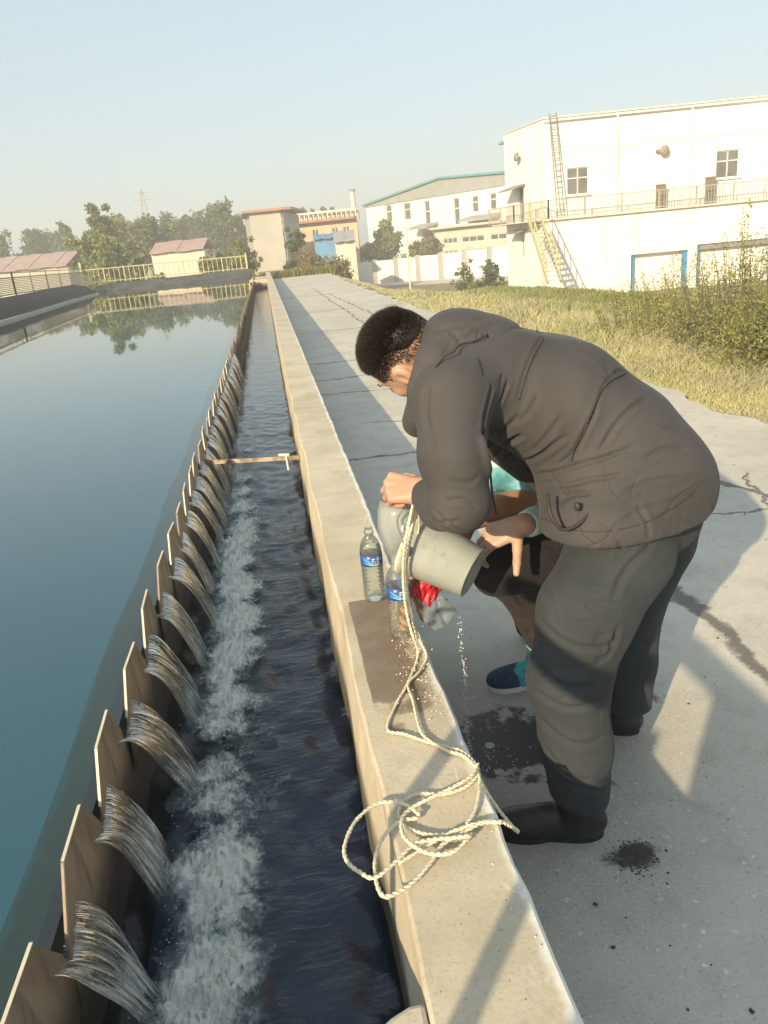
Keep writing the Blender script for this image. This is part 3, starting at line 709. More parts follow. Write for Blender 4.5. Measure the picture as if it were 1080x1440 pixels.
gb.prism([PH(-.5, 6.2)+nH*.5, PH(ridge[0], ridge[1]+.05)+nH*.5, PH(ridge[0], ridge[1]+.3)+nH*.5, PH(-.5, 6.45)+nH*.5], -nH*20)
gb.prism([PH(ridge[0], ridge[1]+.05)+nH*.5, PH(36, 6.9)+nH*.5, PH(36, 7.15)+nH*.5, PH(ridge[0], ridge[1]+.3)+nH*.5], -nH*20); link('roof', (gb, M['teal_edge']), hall)
for (px0, px1, pz) in (((12.31, 2.621), (16.18, 2.359), 2.7), ((22.34, 2.864), (27.89, 2.847), 2.6)):
    cn = MB(); zc = px0[1]; cn.prism([PH(px0[0], zc), PH(px1[0], zc), PH(px1[0], zc-.4)+nH*2, PH(px0[0], zc-.4)+nH*2], (0, 0, .3)); link('canopy', (cn, M['roof_grey']), hall)
# annexe in front of the hall (beige, with window bands)
an = thing('annexe', 'low beige annexe with dark window bands in front of the white hall', 'building', PH(20, -3.3)+nH*4)
c0 = PH((19.42, 1.969)[0], 0)+nH*3.5; c1 = PH((19.42, 1.969)[0]+19, 0)+nH*3.5
PA, tA, nA_ = facade(an, c0[:2], c1[:2], -3.3, 1.9, [(1.5, 4.2, .1, .8), (5, 9, .1, .8), (10, 14, .1, .8), (1.5, 4.2, -2, -.7), (5, 9, -2, -.7), (10, 14, -2, -.7)], M['cream_wall'], 'wall')
for w in [(1.5, 4.2, .1, .8), (5, 9, .1, .8), (10, 14, .1, .8), (1.5, 4.2, -2, -.7), (5, 9, -2, -.7), (10, 14, -2, -.7)]: window(an, PA, tA, nA_, w, 3, 1, .1)
rfm = MB(); rfm.prism([PA(-.5, 1.92)+nA_*.8, PA(19.5, 1.92)+nA_*.8, PA(19.5, 1.92)-nA_*3.2, PA(-.5, 1.92)-nA_*3.2], (0, 0, .25)); link('roof_slab', (rfm, M['cream_wall']), an)
link('end_wall', (MB().box((c0+c1)/2-nA_*1.8+Vector((0, 0, -.72))+tA*9.4, (.2, 3.2, 5.1), (tA, nA_, Vector((0, 0, 1)))), M['cream_wall']), an)

# ---- steel chimney and lamp post
ch = thing('chimney', 'tall thin pale steel chimney left of the white hall', 'chimney', (49.22, 419, -1))
b0 = Vector((11.32, 96.35, -0.2694)); 
link('pipe', (MB().tube([(b0.x, b0.y, -3.3), (b0.x, b0.y, (11.57, 98.86, 6.924)[2])], .30, 12), M['cream_wall']), ch)
link('cap', (MB().lathe([(0, .3), (.36, .2), (.40, 0), (.30, 0)], (b0.x, b0.y, (11.57, 98.86, 6.924)[2]), 12), M['grey_metal']), ch)

# ---- apartment blocks in the middle distance
gb_ = thing('grey_block', 'grey-beige three-storey block with a flat brown roof, end-on', 'building', (-0.0686, 74.3, -0.1079))
q0 = (-0.7039, 76.24, 4.586); q1 = (2.141, 75.68, 4.566); zt = q0[2]
PB, tB, nB = facade(gb_, q0[:2], q1[:2], -3.2, zt, [], M['grey_wall'], 'end_wall')
h0 = Vector((*q0[:2], 0))-nB*9-tB*2.4
sh = [(2.5, 3.6, 1.6, 2.6), (5.5, 6.6, 1.6, 2.6), (2.5, 3.6, -.6, .4), (5.5, 6.6, -.6, .4)]
PB2, tB2, nB2 = facade(gb_, h0[:2], q0[:2], -3.2, zt, sh, M['grey_wall'], 'side_wall')
for w in sh: window(gb_, PB2, tB2, nB2, w, 2, 1, .08)
rfm = MB(); rfm.prism([PB(-.5, zt)+nB*.5, PB(4.0, zt)+nB*.5, PB(4.0, zt)-nB*10, PB(-3, zt)-nB*10], (0, 0, .22)); link('roof', (rfm, M['roof_orange']), gb_)
link('rear_wall', (MB().box(PB(3.0, (zt-3.3)/2)-nB*5, (.1, 9.6, zt+3.1), (tB, nB, Vector((0, 0, 1)))), M['grey_wall']), gb_)
sb = thing('salmon_block', 'long salmon building with orange roof band and rooftop balustrade', 'building', (6.17, 89.41, -0.5349))
q0 = (3.027, 92.73, 4.815); q1 = (10.73, 89.69, 4.839); z2 = (3.675, 92.29, 3.771)[2]; z1 = q0[2]
F0 = Vector((*q0[:2], 0)); F1 = Vector((*q1[:2], 0)); LB = (F1-F0).length
swn = []
for u in (1.1, 3.0, 5.3, 6.6, 7.7):
    if u+.9 < LB: swn += [(u, u+.75, z2-1.55, z2-.75), (u, u+.75, z2-3.7, z2-2.9)]
PS, tS, nS = facade(sb, F0[:2], (F0+(F1-F0)*1.0)[:2], -3.2, z2, swn, M['salmon_wall'], 'wall', .15)
for w in swn: window(sb, PS, tS, nS, w, 2, 1, .06)
mbx = MB(); mbx.box(PS(LB*.5, z2+.1)+nS*.4, (LB*1.0, 1.0, .26), (tS, nS, Vector((0, 0, 1)))); link('roof_band', (mbx, M['roof_orange']), sb)
mbx = MB(); mbx.box(PS(LB*.5, z1-.05)-nS*.5, (LB*1.0, .3, .2), (tS, nS, Vector((0, 0, 1)))); mbx.box(PS(LB*.5, z2+.35)-nS*1.2, (LB*1.0, .2, (z1-z2)*.9), (tS, nS, Vector((0, 0, 1))))
for i in range(16): mbx.box(PS(LB*.98*i/15, (z1+z2)/2+.1)-nS*.5, (.12, .25, z1-z2-.2), (tS, nS, Vector((0, 0, 1))))
link('roof_balustrade', (mbx, M['cream_wall']), sb)
def shed(name, lab, pxs, D_, ztop, zeave, mat_w, mat_r, deep=6):
    a = Vector(pxs[0]); b = Vector(pxs[1]); t = (b-a); t.z = 0; L = t.length; t.normalize(); n = Vector((t.y, -t.x, 0))
    s = thing(name, lab, 'shed', (a.x, a.y, -3.2)); 
    w = MB(); w.prism([Vector((a.x, a.y, -3.2)), Vector((b.x, b.y, -3.2)), Vector((b.x, b.y, -3.2))-n*deep, Vector((a.x, a.y, -3.2))-n*deep], (0, 0, zeave+3.2)); link('walls', (w, mat_w), s)
    za = Vector((0, 0, zeave)); a0 = Vector((a.x, a.y, 0)); b0 = Vector((b.x, b.y, 0))
    N = max(4, int(L/1.1))
    r = MB()
    for i in range(N):     # corrugated sheets lapped one over the next
        p = a0+t*(L*i/N-.1); q = a0+t*(L*(i+1)/N+.02); up_ = Vector((0, 0, .05*(i % 2)))
        r.prism([p+n*.4+za+up_, q+n*.4+za+up_, q-n*deep/2+Vector((0, 0, ztop))+up_, p-n*deep/2+Vector((0, 0, ztop))+up_], (0, 0, .08))
    r.prism([a0-n*deep/2+Vector((0, 0, ztop)), b0-n*deep/2+Vector((0, 0, ztop)), b0-n*(deep+.4)+za, a0-n*(deep+.4)+za], (0, 0, .08))
    link('roof', (r, mat_r), s)
    return s
shed('red_roof_shed', 'long low shed with faded red roof at the left edge', ((-27.52, 83.52, 1.628), (-18.88, 82.45, 1.509)), 75, (-23.41, 86.67, 2.901)[2], (-22.68, 82.93, 1.588)[2], M['cream_wall'], M['roof_red'], 8)
shed('red_roof_shed', 'cream shed with faded red sheet roof among the trees', ((-10.25, 78.29, 1.73), (-5.308, 77.75, 1.856)), 72, (-8.652, 81.69, 2.834)[2], (-7.764, 78.05, 1.887)[2], M['cream_wall'], M['roof_red'], 6)
shed('blue_shed', 'low blue sheet-metal shed in front of the salmon building', ((4.806, 74.1, 0.9945), (6.811, 73.87, 0.9988)), 70, (5.899, 76.5, 2.114)[2], (5.692, 74.28, 1.778)[2], M['shed_blue'], M['shed_blue'], 4)
shed('cream_shed', 'small cream shed beside the steel chimney', ((6.277, 69.61, 0.8374), (7.994, 69.43, 0.9151)), 66, (7.473, 72.07, 2.18)[2], (7.14, 69.68, 1.341)[2], M['cream_wall'], M['roof_grey'], 4)

# ---- white boundary wall with grey piers
bwall = thing('boundary_wall', 'long white boundary wall with grey piers crossing the yard behind the grass', 'wall', (14.48, 71.77, -2.346))
pa = Vector((9.996, 89.86, -0.9673)); pb = Vector((24.16, 75.57, -0.4003)); za_, zb_ = -.2, -.2
seg = 7
for i in range(seg):
    a = pa.lerp(pb, i/seg); b = pa.lerp(pb, (i+1)/seg); a.z = b.z = 0
    t = (b-a).normalized(); zt_ = (pa.z+(pb.z-pa.z)*(i+.5)/seg)
    w = MB(); w.prism([a+t*.25+Vector((0, 0, -3.3)), b-t*.25+Vector((0, 0, -3.3)), b-t*.25+Vector((0, 0, zt_)), a+t*.25+Vector((0, 0, zt_))], (.05, .25, 0)); link('wall_panel', (w, M['white_wall']), bwall)
    w = MB(); w.box(b+Vector((0, 0, (zt_-3.3)/2+.1)), (.5, .4, zt_+3.5)); link('pier', (w, M['grey_wall']), bwall)
yd = MB(); a = pa.copy(); b = pb.copy(); yd.prism([(a.x-3, a.y-4, -3.14), (b.x+4, b.y-14, -3.14), (b.x+4, b.y-.5, -3.14), (a.x-3, a.y-.5, -3.14)], (0, 0, -.05)); struct('yard_paving', yd.mesh('yard', M['yard']))

lp = thing('lamp_post', 'thin pale post standing in front of the white boundary wall', 'post', ((11.1, 61.72, -1.75)))
b0 = Vector((11.1, 61.72, -1.75)); b1 = Vector((11.47, 63, 2.024)); link('pole', (MB().tube([(b0.x, b0.y, -3.2), (b0.x, b0.y, b1.z)], .07, 8), M['cream_wall']), lp)
link('arm', (MB().bar((b0.x-.35, b0.y, b1.z), (b0.x+.35, b0.y, b1.z), .06), M['cream_wall']), lp)

# ---- pylon far away
py = thing('pylon', 'faint lattice pylon rising above the trees on the left', 'pylon', (-38.18, 285.3, 10.62))
b0 = Vector((-37.18, 287.1, 16.02)); b1 = Vector((-37.39, 290.2, 24.75)); H0 = -3; H1 = b1.z
mbx = MB()
def leg(k, z): 
    s = 2.6*(1-(z-H0)/(H1-H0))+.25; return Vector((b0.x+s*k[0], b0.y+s*k[1], z))
ks = [(-1, -1), (1, -1), (1, 1), (-1, 1)]
for k in ks: link('leg', (MB().bar(leg(k, H0), leg(k, H1), .22), M['grey_metal']), py)
for i in range(9):
    z = H0+(H1-H0)*i/9; z_ = H0+(H1-H0)*(i+1)/9
    for j in range(4): mbx.bar(leg(ks[j], z), leg(ks[(j+1) % 4], z_), .13)
link('bracing', (mbx, M['grey_metal']), py)
mbx = MB()
for z, w in ((H1-1, 2.4), (H1-3.2, 3.2)): mbx.bar((b0.x-w, b0.y, z), (b0.x+w, b0.y, z), .2)
link('crossarm', (mbx, M['grey_metal']), py)

# ================================================================== banks and fences round the pool
def loft(name, rows, mat, parent=None, smooth=False):
    V = np.array(rows, float); nr, nc = V.shape[:2]
    F = [(i*nc+j, i*nc+j+1, (i+1)*nc+j+1, (i+1)*nc+j) for i in range(nr-1) for j in range(nc-1)]
    return mesh_np(name, V.reshape(-1, 3), [np.array(F)], mat, smooth)
# left bank: black geomembrane over an earth bank
path = catmull([(-6.2, -3, 0), (-6.3, 8, 0), (-6.75, 21, 0), (-7.3, 30, 0), (-7.7, 38.5, 0)], 8)
rows = []; r_ = random.Random(5)
for p in path:
    e = r_.uniform(-.03, .03)
    rows.append([(p.x+.35, p.y, -.5), (p.x+.02, p.y, -.07), (p.x-.06+e, p.y, .00), (p.x-.25+e, p.y, .16+e), (p.x-.55, p.y, .34+e), (p.x-.95, p.y, .42+e), (p.x-1.5, p.y, .40), (p.x-2.6, p.y, .25)])
bank = struct('left_bank', loft('left_bank', rows, M['liner_dark'], smooth=True))
kerb = MB()
for a, b in zip(path, path[1:]): kerb.prism([(a.x+.03, a.y, -.08), (b.x+.03, b.y, -.08), (b.x-.10, b.y, -.08), (a.x-.10, a.y, -.08)], (0, 0, .07))
tag(link('pool_kerb', (kerb, M['grey_wall'])), 'thin pale kerb along the waterline of the left bank', 'kerb')
# far bank of grey liner
rows = []
for i in range(41):
    x = -8.6+(8.6-.75)*i/40; e = .04*math.sin(i*.9)+.03*math.sin(i*2.3); f = i/40
    y0 = 40.2-.2*f
    rows.append([(x, y0-.4, -.6), (x, y0, -.07), (x, y0+1.2, .05+e), (x, y0+2.8+e, .17+e), (x, y0+4.8, .20+.10*f), (x, y0+7, .1)])
struct('far_bank', loft('far_bank', rows, M['liner'], smooth=True))
rows = []
for i in range(12):
    f = i/11; rows.append([(-7.55-1.4*f, 38.2+2.2*f, -.4), (-7.7-1.4*f, 38.5+2.3*f, -.05), (-8.3-1.5*f, 38.6+3*f, .36-.1*f), (-9.4-1.6*f, 39+3*f, .30)])
struct('corner_bank', loft('corner_bank', rows, M['liner_dark'], smooth=True))
# yellow railing across the far bank: frame rails, single pickets as parts
yr = thing('yellow_railing', 'pale yellow railing along the top of the far pool bank', 'railing', (-5, 44.4, .2))
p0 = Vector((-9.3, 43.6, .30)); p1 = Vector((-.95, 44.8, .26)); up1 = Vector((0, 0, .72))
link('top_rail', (MB().bar(p0+up1, p1+up1, .05), M['rail_yellow']), yr); link('bottom_rail', (MB().bar(p0+up1*.12, p1+up1*.12, .04), M['rail_yellow']), yr)
for i in range(34): p = p0.lerp(p1, i/33); link('post' if i % 4 == 0 else 'picket', (MB().bar(p, p+up1*(1.06 if i % 4 == 0 else 1), .05 if i % 4 == 0 else .03), M['rail_yellow']), yr)
p2 = p1+Vector((.05, 0, -.2)); link('end_post', (MB().bar(p2, p2+up1*1.5, .07), M['rail_yellow']), yr)
# left fence: dense pickets with blue-green mesh behind
lf = thing('mesh_fence', 'pale picket fence with green mesh along the left bank', 'fence', (-8.8, 30, .4))
q = [Vector((-8.1, 8, .38)), Vector((-8.5, 21.5, .38)), Vector((-9.1, 31, .36)), Vector((-9.35, 43.5, .30))]
f = railing('fence_frame', lf, q, .80, .20, M['rail_grey'], .022, .014, 2.4, (1.0, .80, .08))
msh = MB()
for a, b in zip(q, q[1:]):
    for s in np.linspace(.1, .78, 10): msh.bar(a+Vector((-.05, 0, s*.80)), b+Vector((-.05, 0, s*.80)), .026)
k = link('mesh_wire', (msh, plain('green_wire', (.12, .24, .22), .6, .1)), lf); k['kind'] = 'stuff'
k = link('corner_post', (MB().bar(q[-1], q[-1]+Vector((0, 0, 1.1)), .09), M['rail_yellow']), lf)

# ================================================================== vegetation
def leaf_mat(name, var=.4, transl=True):
    t = NT(name); c = t.attr('Col'); n = t.noise(1.3, 3, .6)
    c2 = t.mix(t.rng(n, .3, .7, 0, .5), c, t.mix(1, c, (1.5, 1.5, .8), 'MULTIPLY'))
    t.fin(c2, .65, None, .25)
    if transl:
        tr = t.n.new('ShaderNodeBsdfTranslucent'); t.lk(c2, tr.inputs[0]); ms = t.n.new('ShaderNodeMixShader'); ms.inputs[0].default_value = .35
        t.lk(t.b.outputs[0], ms.inputs[1]); t.lk(tr.outputs[0], ms.inputs[2]); t.lk(ms.outputs[0], t.out.inputs['Surface'])
    return t.m
M['leaf'] = leaf_mat('leaves')
M['straw'] = leaf_mat('grass_blades')
def leaves(name, P, S, col, cv=.3, mat=None, elong=1.6):
    """one small folded quad per point"""
    n = len(P); a = RNG.normal(size=(n, 3)); a /= np.linalg.norm(a, axis=1)[:, None]
    b = np.cross(a, RNG.normal(size=(n, 3))); b /= np.linalg.norm(b, axis=1)[:, None]
    s = np.asarray(S).reshape(-1, 1)
    V = np.stack([P-a*s*elong/2, P+b*s/2, P+a*s*elong/2, P-b*s/2], 1).reshape(-1, 3)
    cc = np.clip(np.array(col)*(1+cv*RNG.uniform(-1, 1, (n, 1)))*(1+.12*RNG.uniform(-1, 1, (n, 3))), 0, 1) if np.ndim(col) == 1 else col
    return mesh_np(name, V, [np.arange(4*n).reshape(-1, 4)], mat or M['leaf'], False, np.repeat(cc, 4, 0))
def tree(name, lab, x, y, z0, ztop, rad, col, style='round', n=2200, leaf=.28, group=None, base=.18):
    t = thing(name, lab, 'tree' if 'tree' in name else 'bush', (x, y, z0), group); H = ztop-z0
    tk = MB(); ends = []
    r0 = H*.018+.03; lean = RNG.uniform(-.04, .04, 2)*H
    if style == 'tall':
        pts = [(x+lean[0]*f, y+lean[1]*f, z0+H*.97*f) for f in np.linspace(0, 1, 7)]; tk.tube(pts, [r0*(1-.9*f) for f in np.linspace(0, 1, 7)], 6)
        for i in range(34):
            f = RNG.uniform(base, .99); p = np.array([x+lean[0]*f, y+lean[1]*f, z0+H*.97*f]); a = RNG.uniform(0, 6.28)
            L = rad*(1.25-f)**.7*RNG.uniform(.5, 1.3); e = p+np.array([math.cos(a)*L*.75, math.sin(a)*L*.75, L*RNG.uniform(.3, 1.3)])
            tk.tube([p, (p+e)/2+[0, 0, -.05*L], e], [r0*.3*(1.1-f), r0*.2*(1.1-f), .01], 4)
            for g in (.35, .65, 1.): ends.append((p*(1-g)+e*g, rad*RNG.uniform(.16, .34)))
    else:
        hs = .16 if style == 'bush' else base+.12; sp = [x+lean[0]*.3, y+lean[1]*.3, z0+H*hs]
        tk.tube([(x, y, z0), sp], [r0, r0*.75], 6)
        nb = 13 if style == 'round' else 15
        for i in range(nb):
            a = i*2.4+RNG.uniform(-.4, .4); el = RNG.uniform(.15, 1.4); R_ = rad*RNG.uniform(.55, 1.05)
            e = np.array(sp)+np.array([math.cos(a)*math.cos(el)*R_, math.sin(a)*math.cos(el)*R_, math.sin(el)*(H*(1-hs))*RNG.uniform(.75, 1.02)+.05*H])
            mid = np.array(sp)*.5+e*.5+[0, 0, .06*H]; tk.tube([sp, mid, e], [r0*.45, r0*.25, .015], 4)
            ends += [(e, rad*.24), (mid*.4+e*.6, rad*.30), (mid+RNG.normal(size=3)*rad*.14, rad*.26), (e+RNG.normal(size=3)*rad*.22, rad*.19)]
    link('trunk', (tk, M['bark'], True), t)
    ends_c = np.array([e[0] for e in ends]); er = np.array([e[1] for e in ends]); k = RNG.integers(0, len(ends), n)
    d = RNG.normal(size=(n, 3)); d /= np.linalg.norm(d, axis=1)[:, None]
    P = ends_c[k]+d*(er[k]*RNG.uniform(.1, 1.15, n)**.6)[:, None]*np.array([1, 1, .85])
    P[:, 2] = np.maximum(P[:, 2], z0+.02)
    tint = RNG.uniform(.7, 1.3, len(ends)); c = np.clip(np.array(col)[None]*tint[k][:, None]*(1+.25*RNG.uniform(-1, 1, (n, 1))), 0, 1)
    me = leaves('crown', P, RNG.uniform(.6, 1.3, n)*leaf, c); o = link('crown', me, t)
    return t
G1 = (.115, .150, .045); G2 = (.085, .115, .050); G3 = (.19, .21, .070); G4 = (.14, .155, .085)
def px_tree(name, lab, base, top, wpx, D_, col, style='round', n=2200, leaf=.28, group=None):
    b = Vector(base); t_ = Vector(top); rad = wpx/2*D_/1080
    gz = -3.2
    return tree(name, lab, b.x, b.y, gz, t_.z, rad, col, style, n, leaf, group)
px_tree('broad_tree', 'broad bright green tree right of the left red roof', (-11.62, 63.22, 0.8697), (-11.59, 63.97, 3.013), 105, 58, (.19, .215, .07), 'round', 6500, .20)
px_tree('broad_tree', 'tall loose green tree behind the bright broad one', (-14.56, 78.5, 0.8501), (-13.84, 80.22, 5.987), 64, 72, (.15, .18, .06), 'round', 4500, .22)
px_tree('broad_tree', 'wide olive tree left of the cream red-roofed shed', (-13.16, 91, 0.4796), (-12.76, 92.92, 6.069), 105, 84, (.16, .18, .07), 'round', 6000, .26)
px_tree('broad_tree', 'dark bushy tree in front of the cream red-roofed shed', (-8.899, 59.54, 0.4426), (-8.743, 59.91, 1.543), 55, 55, G1, 'bush', 1800, .22)
for i, (q, w, D_, lab) in enumerate([((-31.51, 105.4, 5.714), 34, 95, 'dark tree at the very left edge above the red roof'), ((-32.48, 121.5, 6.48), 30, 110, 'thin tree left of a paler pair above the red roof'), ((-30.82, 123.3, 6.572), 26, 112, 'slender pale tree above the middle of the long red roof'),
        ((-25.73, 115.2, 6.669), 20, 105, 'narrow spindly tree above the right end of the red roof'), ((-30.75, 129.7, 6.92), 22, 118, 'narrow pale tree next to the spindly one over the red roof'),
        ((-13.15, 120.7, 7.317), 24, 112, 'narrow tree rising straight above the cream shed roof'), ((-10.88, 123.5, 6.549), 24, 115, 'slim tree above the right end of the cream shed'), ((-16.11, 127.5, 7.038), 30, 118, 'hazy tree behind the left end of the cream shed'),
        ((-8.051, 115.7, 6.486), 30, 108, 'slim tree just right of the cream shed'), ((-5.631, 106.8, 6.437), 34, 100, 'dense slim tree two trees left of the grey block'), ((-3.83, 102.3, 6.579), 36, 96, 'tallest slim tree immediately left of the grey block'),
        ((-2.488, 108.5, 5.72), 24, 102, 'slim tree partly hidden by the grey block'),
        ((-13.19, 134.5, 7.046), 34, 125, 'soft hazy tree between the two slim trees over the cream shed'), ((-10.71, 137.3, 6.716), 34, 128, 'soft low tree in the gap right of the cream shed roof'), ((-7.982, 130.5, 6.884), 34, 122, 'soft hazy tree filling the gap left of the grey block')]):
    px_tree('poplar_tree', lab, q, q, w*1.7, D_, (.10, .135, .065) if i % 2 else (.12, .15, .07), 'tall', 2600, .30, 'slim trees along the horizon on the left')
for i, (q, D_) in enumerate([((4.298, 137.1, 7.699), 130), ((6.242, 137.9, 7.692), 131), ((7.617, 136.6, 7.852), 130), ((10.86, 138.2, 7.79), 132), ((9.441, 135.3, 7.293), 129), ((12.69, 136.9, 7.338), 131)]):
    px_tree('poplar_tree', 'hazy treetop showing over the salmon building', q, q, 20, D_, (.11, .13, .09), 'tall', 900, .40, 'treetops over the salmon building')
for (nm, lab, q, w, D_, col, n, lf_, z) in [
    ('green_bush', 'green bush between the grey block and the blue shed', (2.417, 59.12, 2.085), 42, 56, (.12, .15, .05), 2200, .16, -1.6),
    ('green_bush', 'low yellow-green bush at the foot of the grey block', (-1.256, 55.33, 1.732), 48, 52, (.18, .19, .06), 1800, .15, -1.4),
    ('green_bush', 'low sprawling bush behind the yellow railing beside the pool end', (-3.271, 53.48, 1.062), 60, 50, (.15, .16, .06), 1400, .14, -1.),
    ('green_bush', 'large yellow-green bush in front of the white hall', (14.28, 95.11, 2.398), 70, 92, (.23, .25, .11), 6500, .22, -3.2),
    ('green_bush', 'brownish bush right of the large one before the white hall', (18.16, 88.45, 1.358), 54, 86, (.23, .21, .12), 4500, .22, -3.2),
    ('green_bush', 'rounded low shrub at the foot of the white boundary wall', (12.38, 48.73, -0.9764), 44, 48, (.16, .18, .08), 1500, .11, -3.2),
    ('green_bush', 'spiky dark shrub in front of the white building corner', (13.63, 47.51, -0.6207), 40, 47, (.10, .13, .07), 1500, .12, -3.2),
    ('green_bush', 'dry reddish bush row behind the pavement end', (3.112, 52.52, 0.9214), 60, 50, (.22, .17, .10), 1800, .12, -1.6),
    ('green_bush', 'dry brown bush left of the white boundary wall', (4.446, 48.05, 0.6238), 50, 46, (.22, .17, .09), 1600, .11, -1.6)]:
    tree(nm, lab, q[0], q[1], z, q[2], w/2*D_/1080, col, 'bush', n, lf_)

# grass: dry blades as one mass
def blades(name, X, Y, Hh, Wd, cols, bend=.5):
    n = len(X); z = ground_z(X, Y); a = RNG.uniform(0, 6.28, n); dx, dy = np.cos(a), np.sin(a)
    b = RNG.uniform(.1, bend, n)*Hh; la = RNG.uniform(0, 6.28, n); bx, by = np.cos(la)*b+.10*Hh, np.sin(la)*b
    w = Wd/2
    p = lambda f, wf, bf: [np.stack([X+s*dx*w*wf+bx*bf, Y+s*dy*w*wf+by*bf, z-.02+Hh*f*(1-.25*bf)], -1) for s in (-1, 1)]
    v0 = p(0, 1, 0); v1 = p(.55, .8, .35); v2 = p(1, 0, 1.)[:1]
    V = np.stack([*v0, *v1, *v2], 1).reshape(-1, 3); k = np.arange(n)[:, None]*5
    return mesh_np(name, V, [k+np.array([[0, 1, 3, 2]]), k+np.array([[2, 3, 4]])], M['straw'], False, np.repeat(cols, 5, 0))
N = 190000
# perspective-weighted scatter over the grass wedge
Yd = 2.3*np.exp(RNG.uniform(0, 1, N)*math.log(46/2.3)); Xd = 3.18+RNG.uniform(0, 1, N)**1.15*np.clip(Yd*.72-2.4, .6, 8.5)
edge = 3.30+.05*np.sin(Yd*2.1)+.04*np.sin(Yd*5.3+1)+.10*np.sin(Yd*.9+2); Xd = np.maximum(Xd, edge-.12*RNG.uniform(0, 1, N)**3)
pat = .5+.5*np.sin(Xd*1.9+Yd*.6)*np.sin(Yd*1.1-Xd*.8)
green = np.clip((Xd-3.3)/2.6-.55+.5*pat+.35*RNG.normal(size=N), 0, 1)
green = np.where((Xd > 5.2), np.clip(green+.25, 0, 1), green)
dry = np.array([.57, .53, .38]); dr2 = np.array([.45, .42, .28]); gr = np.array([.20, .225, .10]); gr2 = np.array([.29, .29, .13])
mixr = RNG.uniform(0, 1, (N, 1)); cols = (dry*mixr+dr2*(1-mixr))*(1-green[:, None])+(gr*mixr+gr2*(1-mixr))*green[:, None]
H_ = (.10+.22*pat)*RNG.uniform(.45, 1.3, N)*np.clip((Xd-3.1)/1.1, .30, 1.1)*np.clip(Yd/7, .75, 1.2)*np.clip(1.6-Yd/25, .4, 1)*np.where(green > .5, .8, 1.)
Wd_ = (.0035+.0009*Yd)*RNG.uniform(.7, 1.4, N)
struct('grass', blades('grass', Xd, Yd, H_, Wd_, cols, .9), 'stuff')
# weeds at the pavement end and behind
N = 16000; Xe = -.3+4.6*RNG.uniform(0, 1, N); Ye = RNG.uniform(46.9, 52, N); mr = RNG.uniform(0, 1, (N, 1))
struct('grass', blades('weeds', Xe, Ye, RNG.uniform(.2, .75, N), RNG.uniform(.05, .09, N), np.array([.30, .26, .11])*mr+np.array([.14, .16, .05])*(1-mr), .5), 'stuff')
# pale litter caught in the grass
# tall weedy bush on the right
def weed_bush(name, lab, x, y, H, rad, ns, col, seed):
    r = np.random.default_rng(seed); z0 = float(ground_z(x, y)); t = thing(name, lab, 'bush', (x, y, z0)); st_ = MB(); P = []; S = []; cc = []
    for i in range(ns):
        a = r.uniform(0, 6.28); q = rad*math.sqrt(r.uniform(0, 1)); bx, by = x+math.cos(a)*q, y+math.sin(a)*q
        h = H*(1-.55*(q/rad)**1.3)*r.uniform(.55, 1.08); lx, ly = math.cos(a)*q*.35+r.normal()*.06, math.sin(a)*q*.35+r.normal()*.06
        pts = [np.array([bx+lx*f**1.4, by+ly*f**1.4, z0+h*f]) for f in np.linspace(0, 1, 5)]; st_.tube(pts, [.006, .005, .004, .003, .001], 4)
        m_ = int(150*h/H*(1 if i % 3 else .6))
        f = r.uniform(.0, 1, m_)**.85; p = np.array([bx, by, z0])+np.stack([lx*f**1.4, ly*f**1.4, h*f], -1)+r.normal(size=(m_, 3))*(.075*(1.25-f))[:, None]; P.append(p); S.append(r.uniform(.010, .022, m_)*(1.3-.5*f))
        mm = r.uniform(0, 1, (m_, 1)); cc.append(np.array(col)*(.7+.7*mm)+np.array([.05, .03, .0])*r.uniform(0, 1, (m_, 1)))
    link('stem', (st_, M['bark']), t); link('foliage', leaves('foliage', np.concatenate(P), np.concatenate(S), np.clip(np.concatenate(cc), 0, 1), elong=2.2), t)
    return t
weed_bush('weed_bush', 'tall feathery green weed bush at the right edge of the grass', 5.05, 7.8, 1.72, .72, 170, (.23, .25, .12), 3)
weed_bush('weed_bush', 'medium weed clump left of the tall feathery bush', 4.9, 9.6, 1.05, .7, 60, (.26, .26, .12), 4)
weed_bush('weed_bush', 'narrow upright weed clump between the tall feathery bush and the frame edge', 4.55, 6.6, 1.35, .35, 60, (.20, .22, .09), 8)
weed_bush('weed_bush', 'dense low weed clump in front of the tall feathery bush', 4.75, 6.9, .8, .6, 80, (.25, .26, .13), 5)
weed_bush('weed_bush', 'sparse tall weeds before the open bays of the white building', 7.2, 13.6, 1.0, .9, 34, (.22, .235, .10), 6)

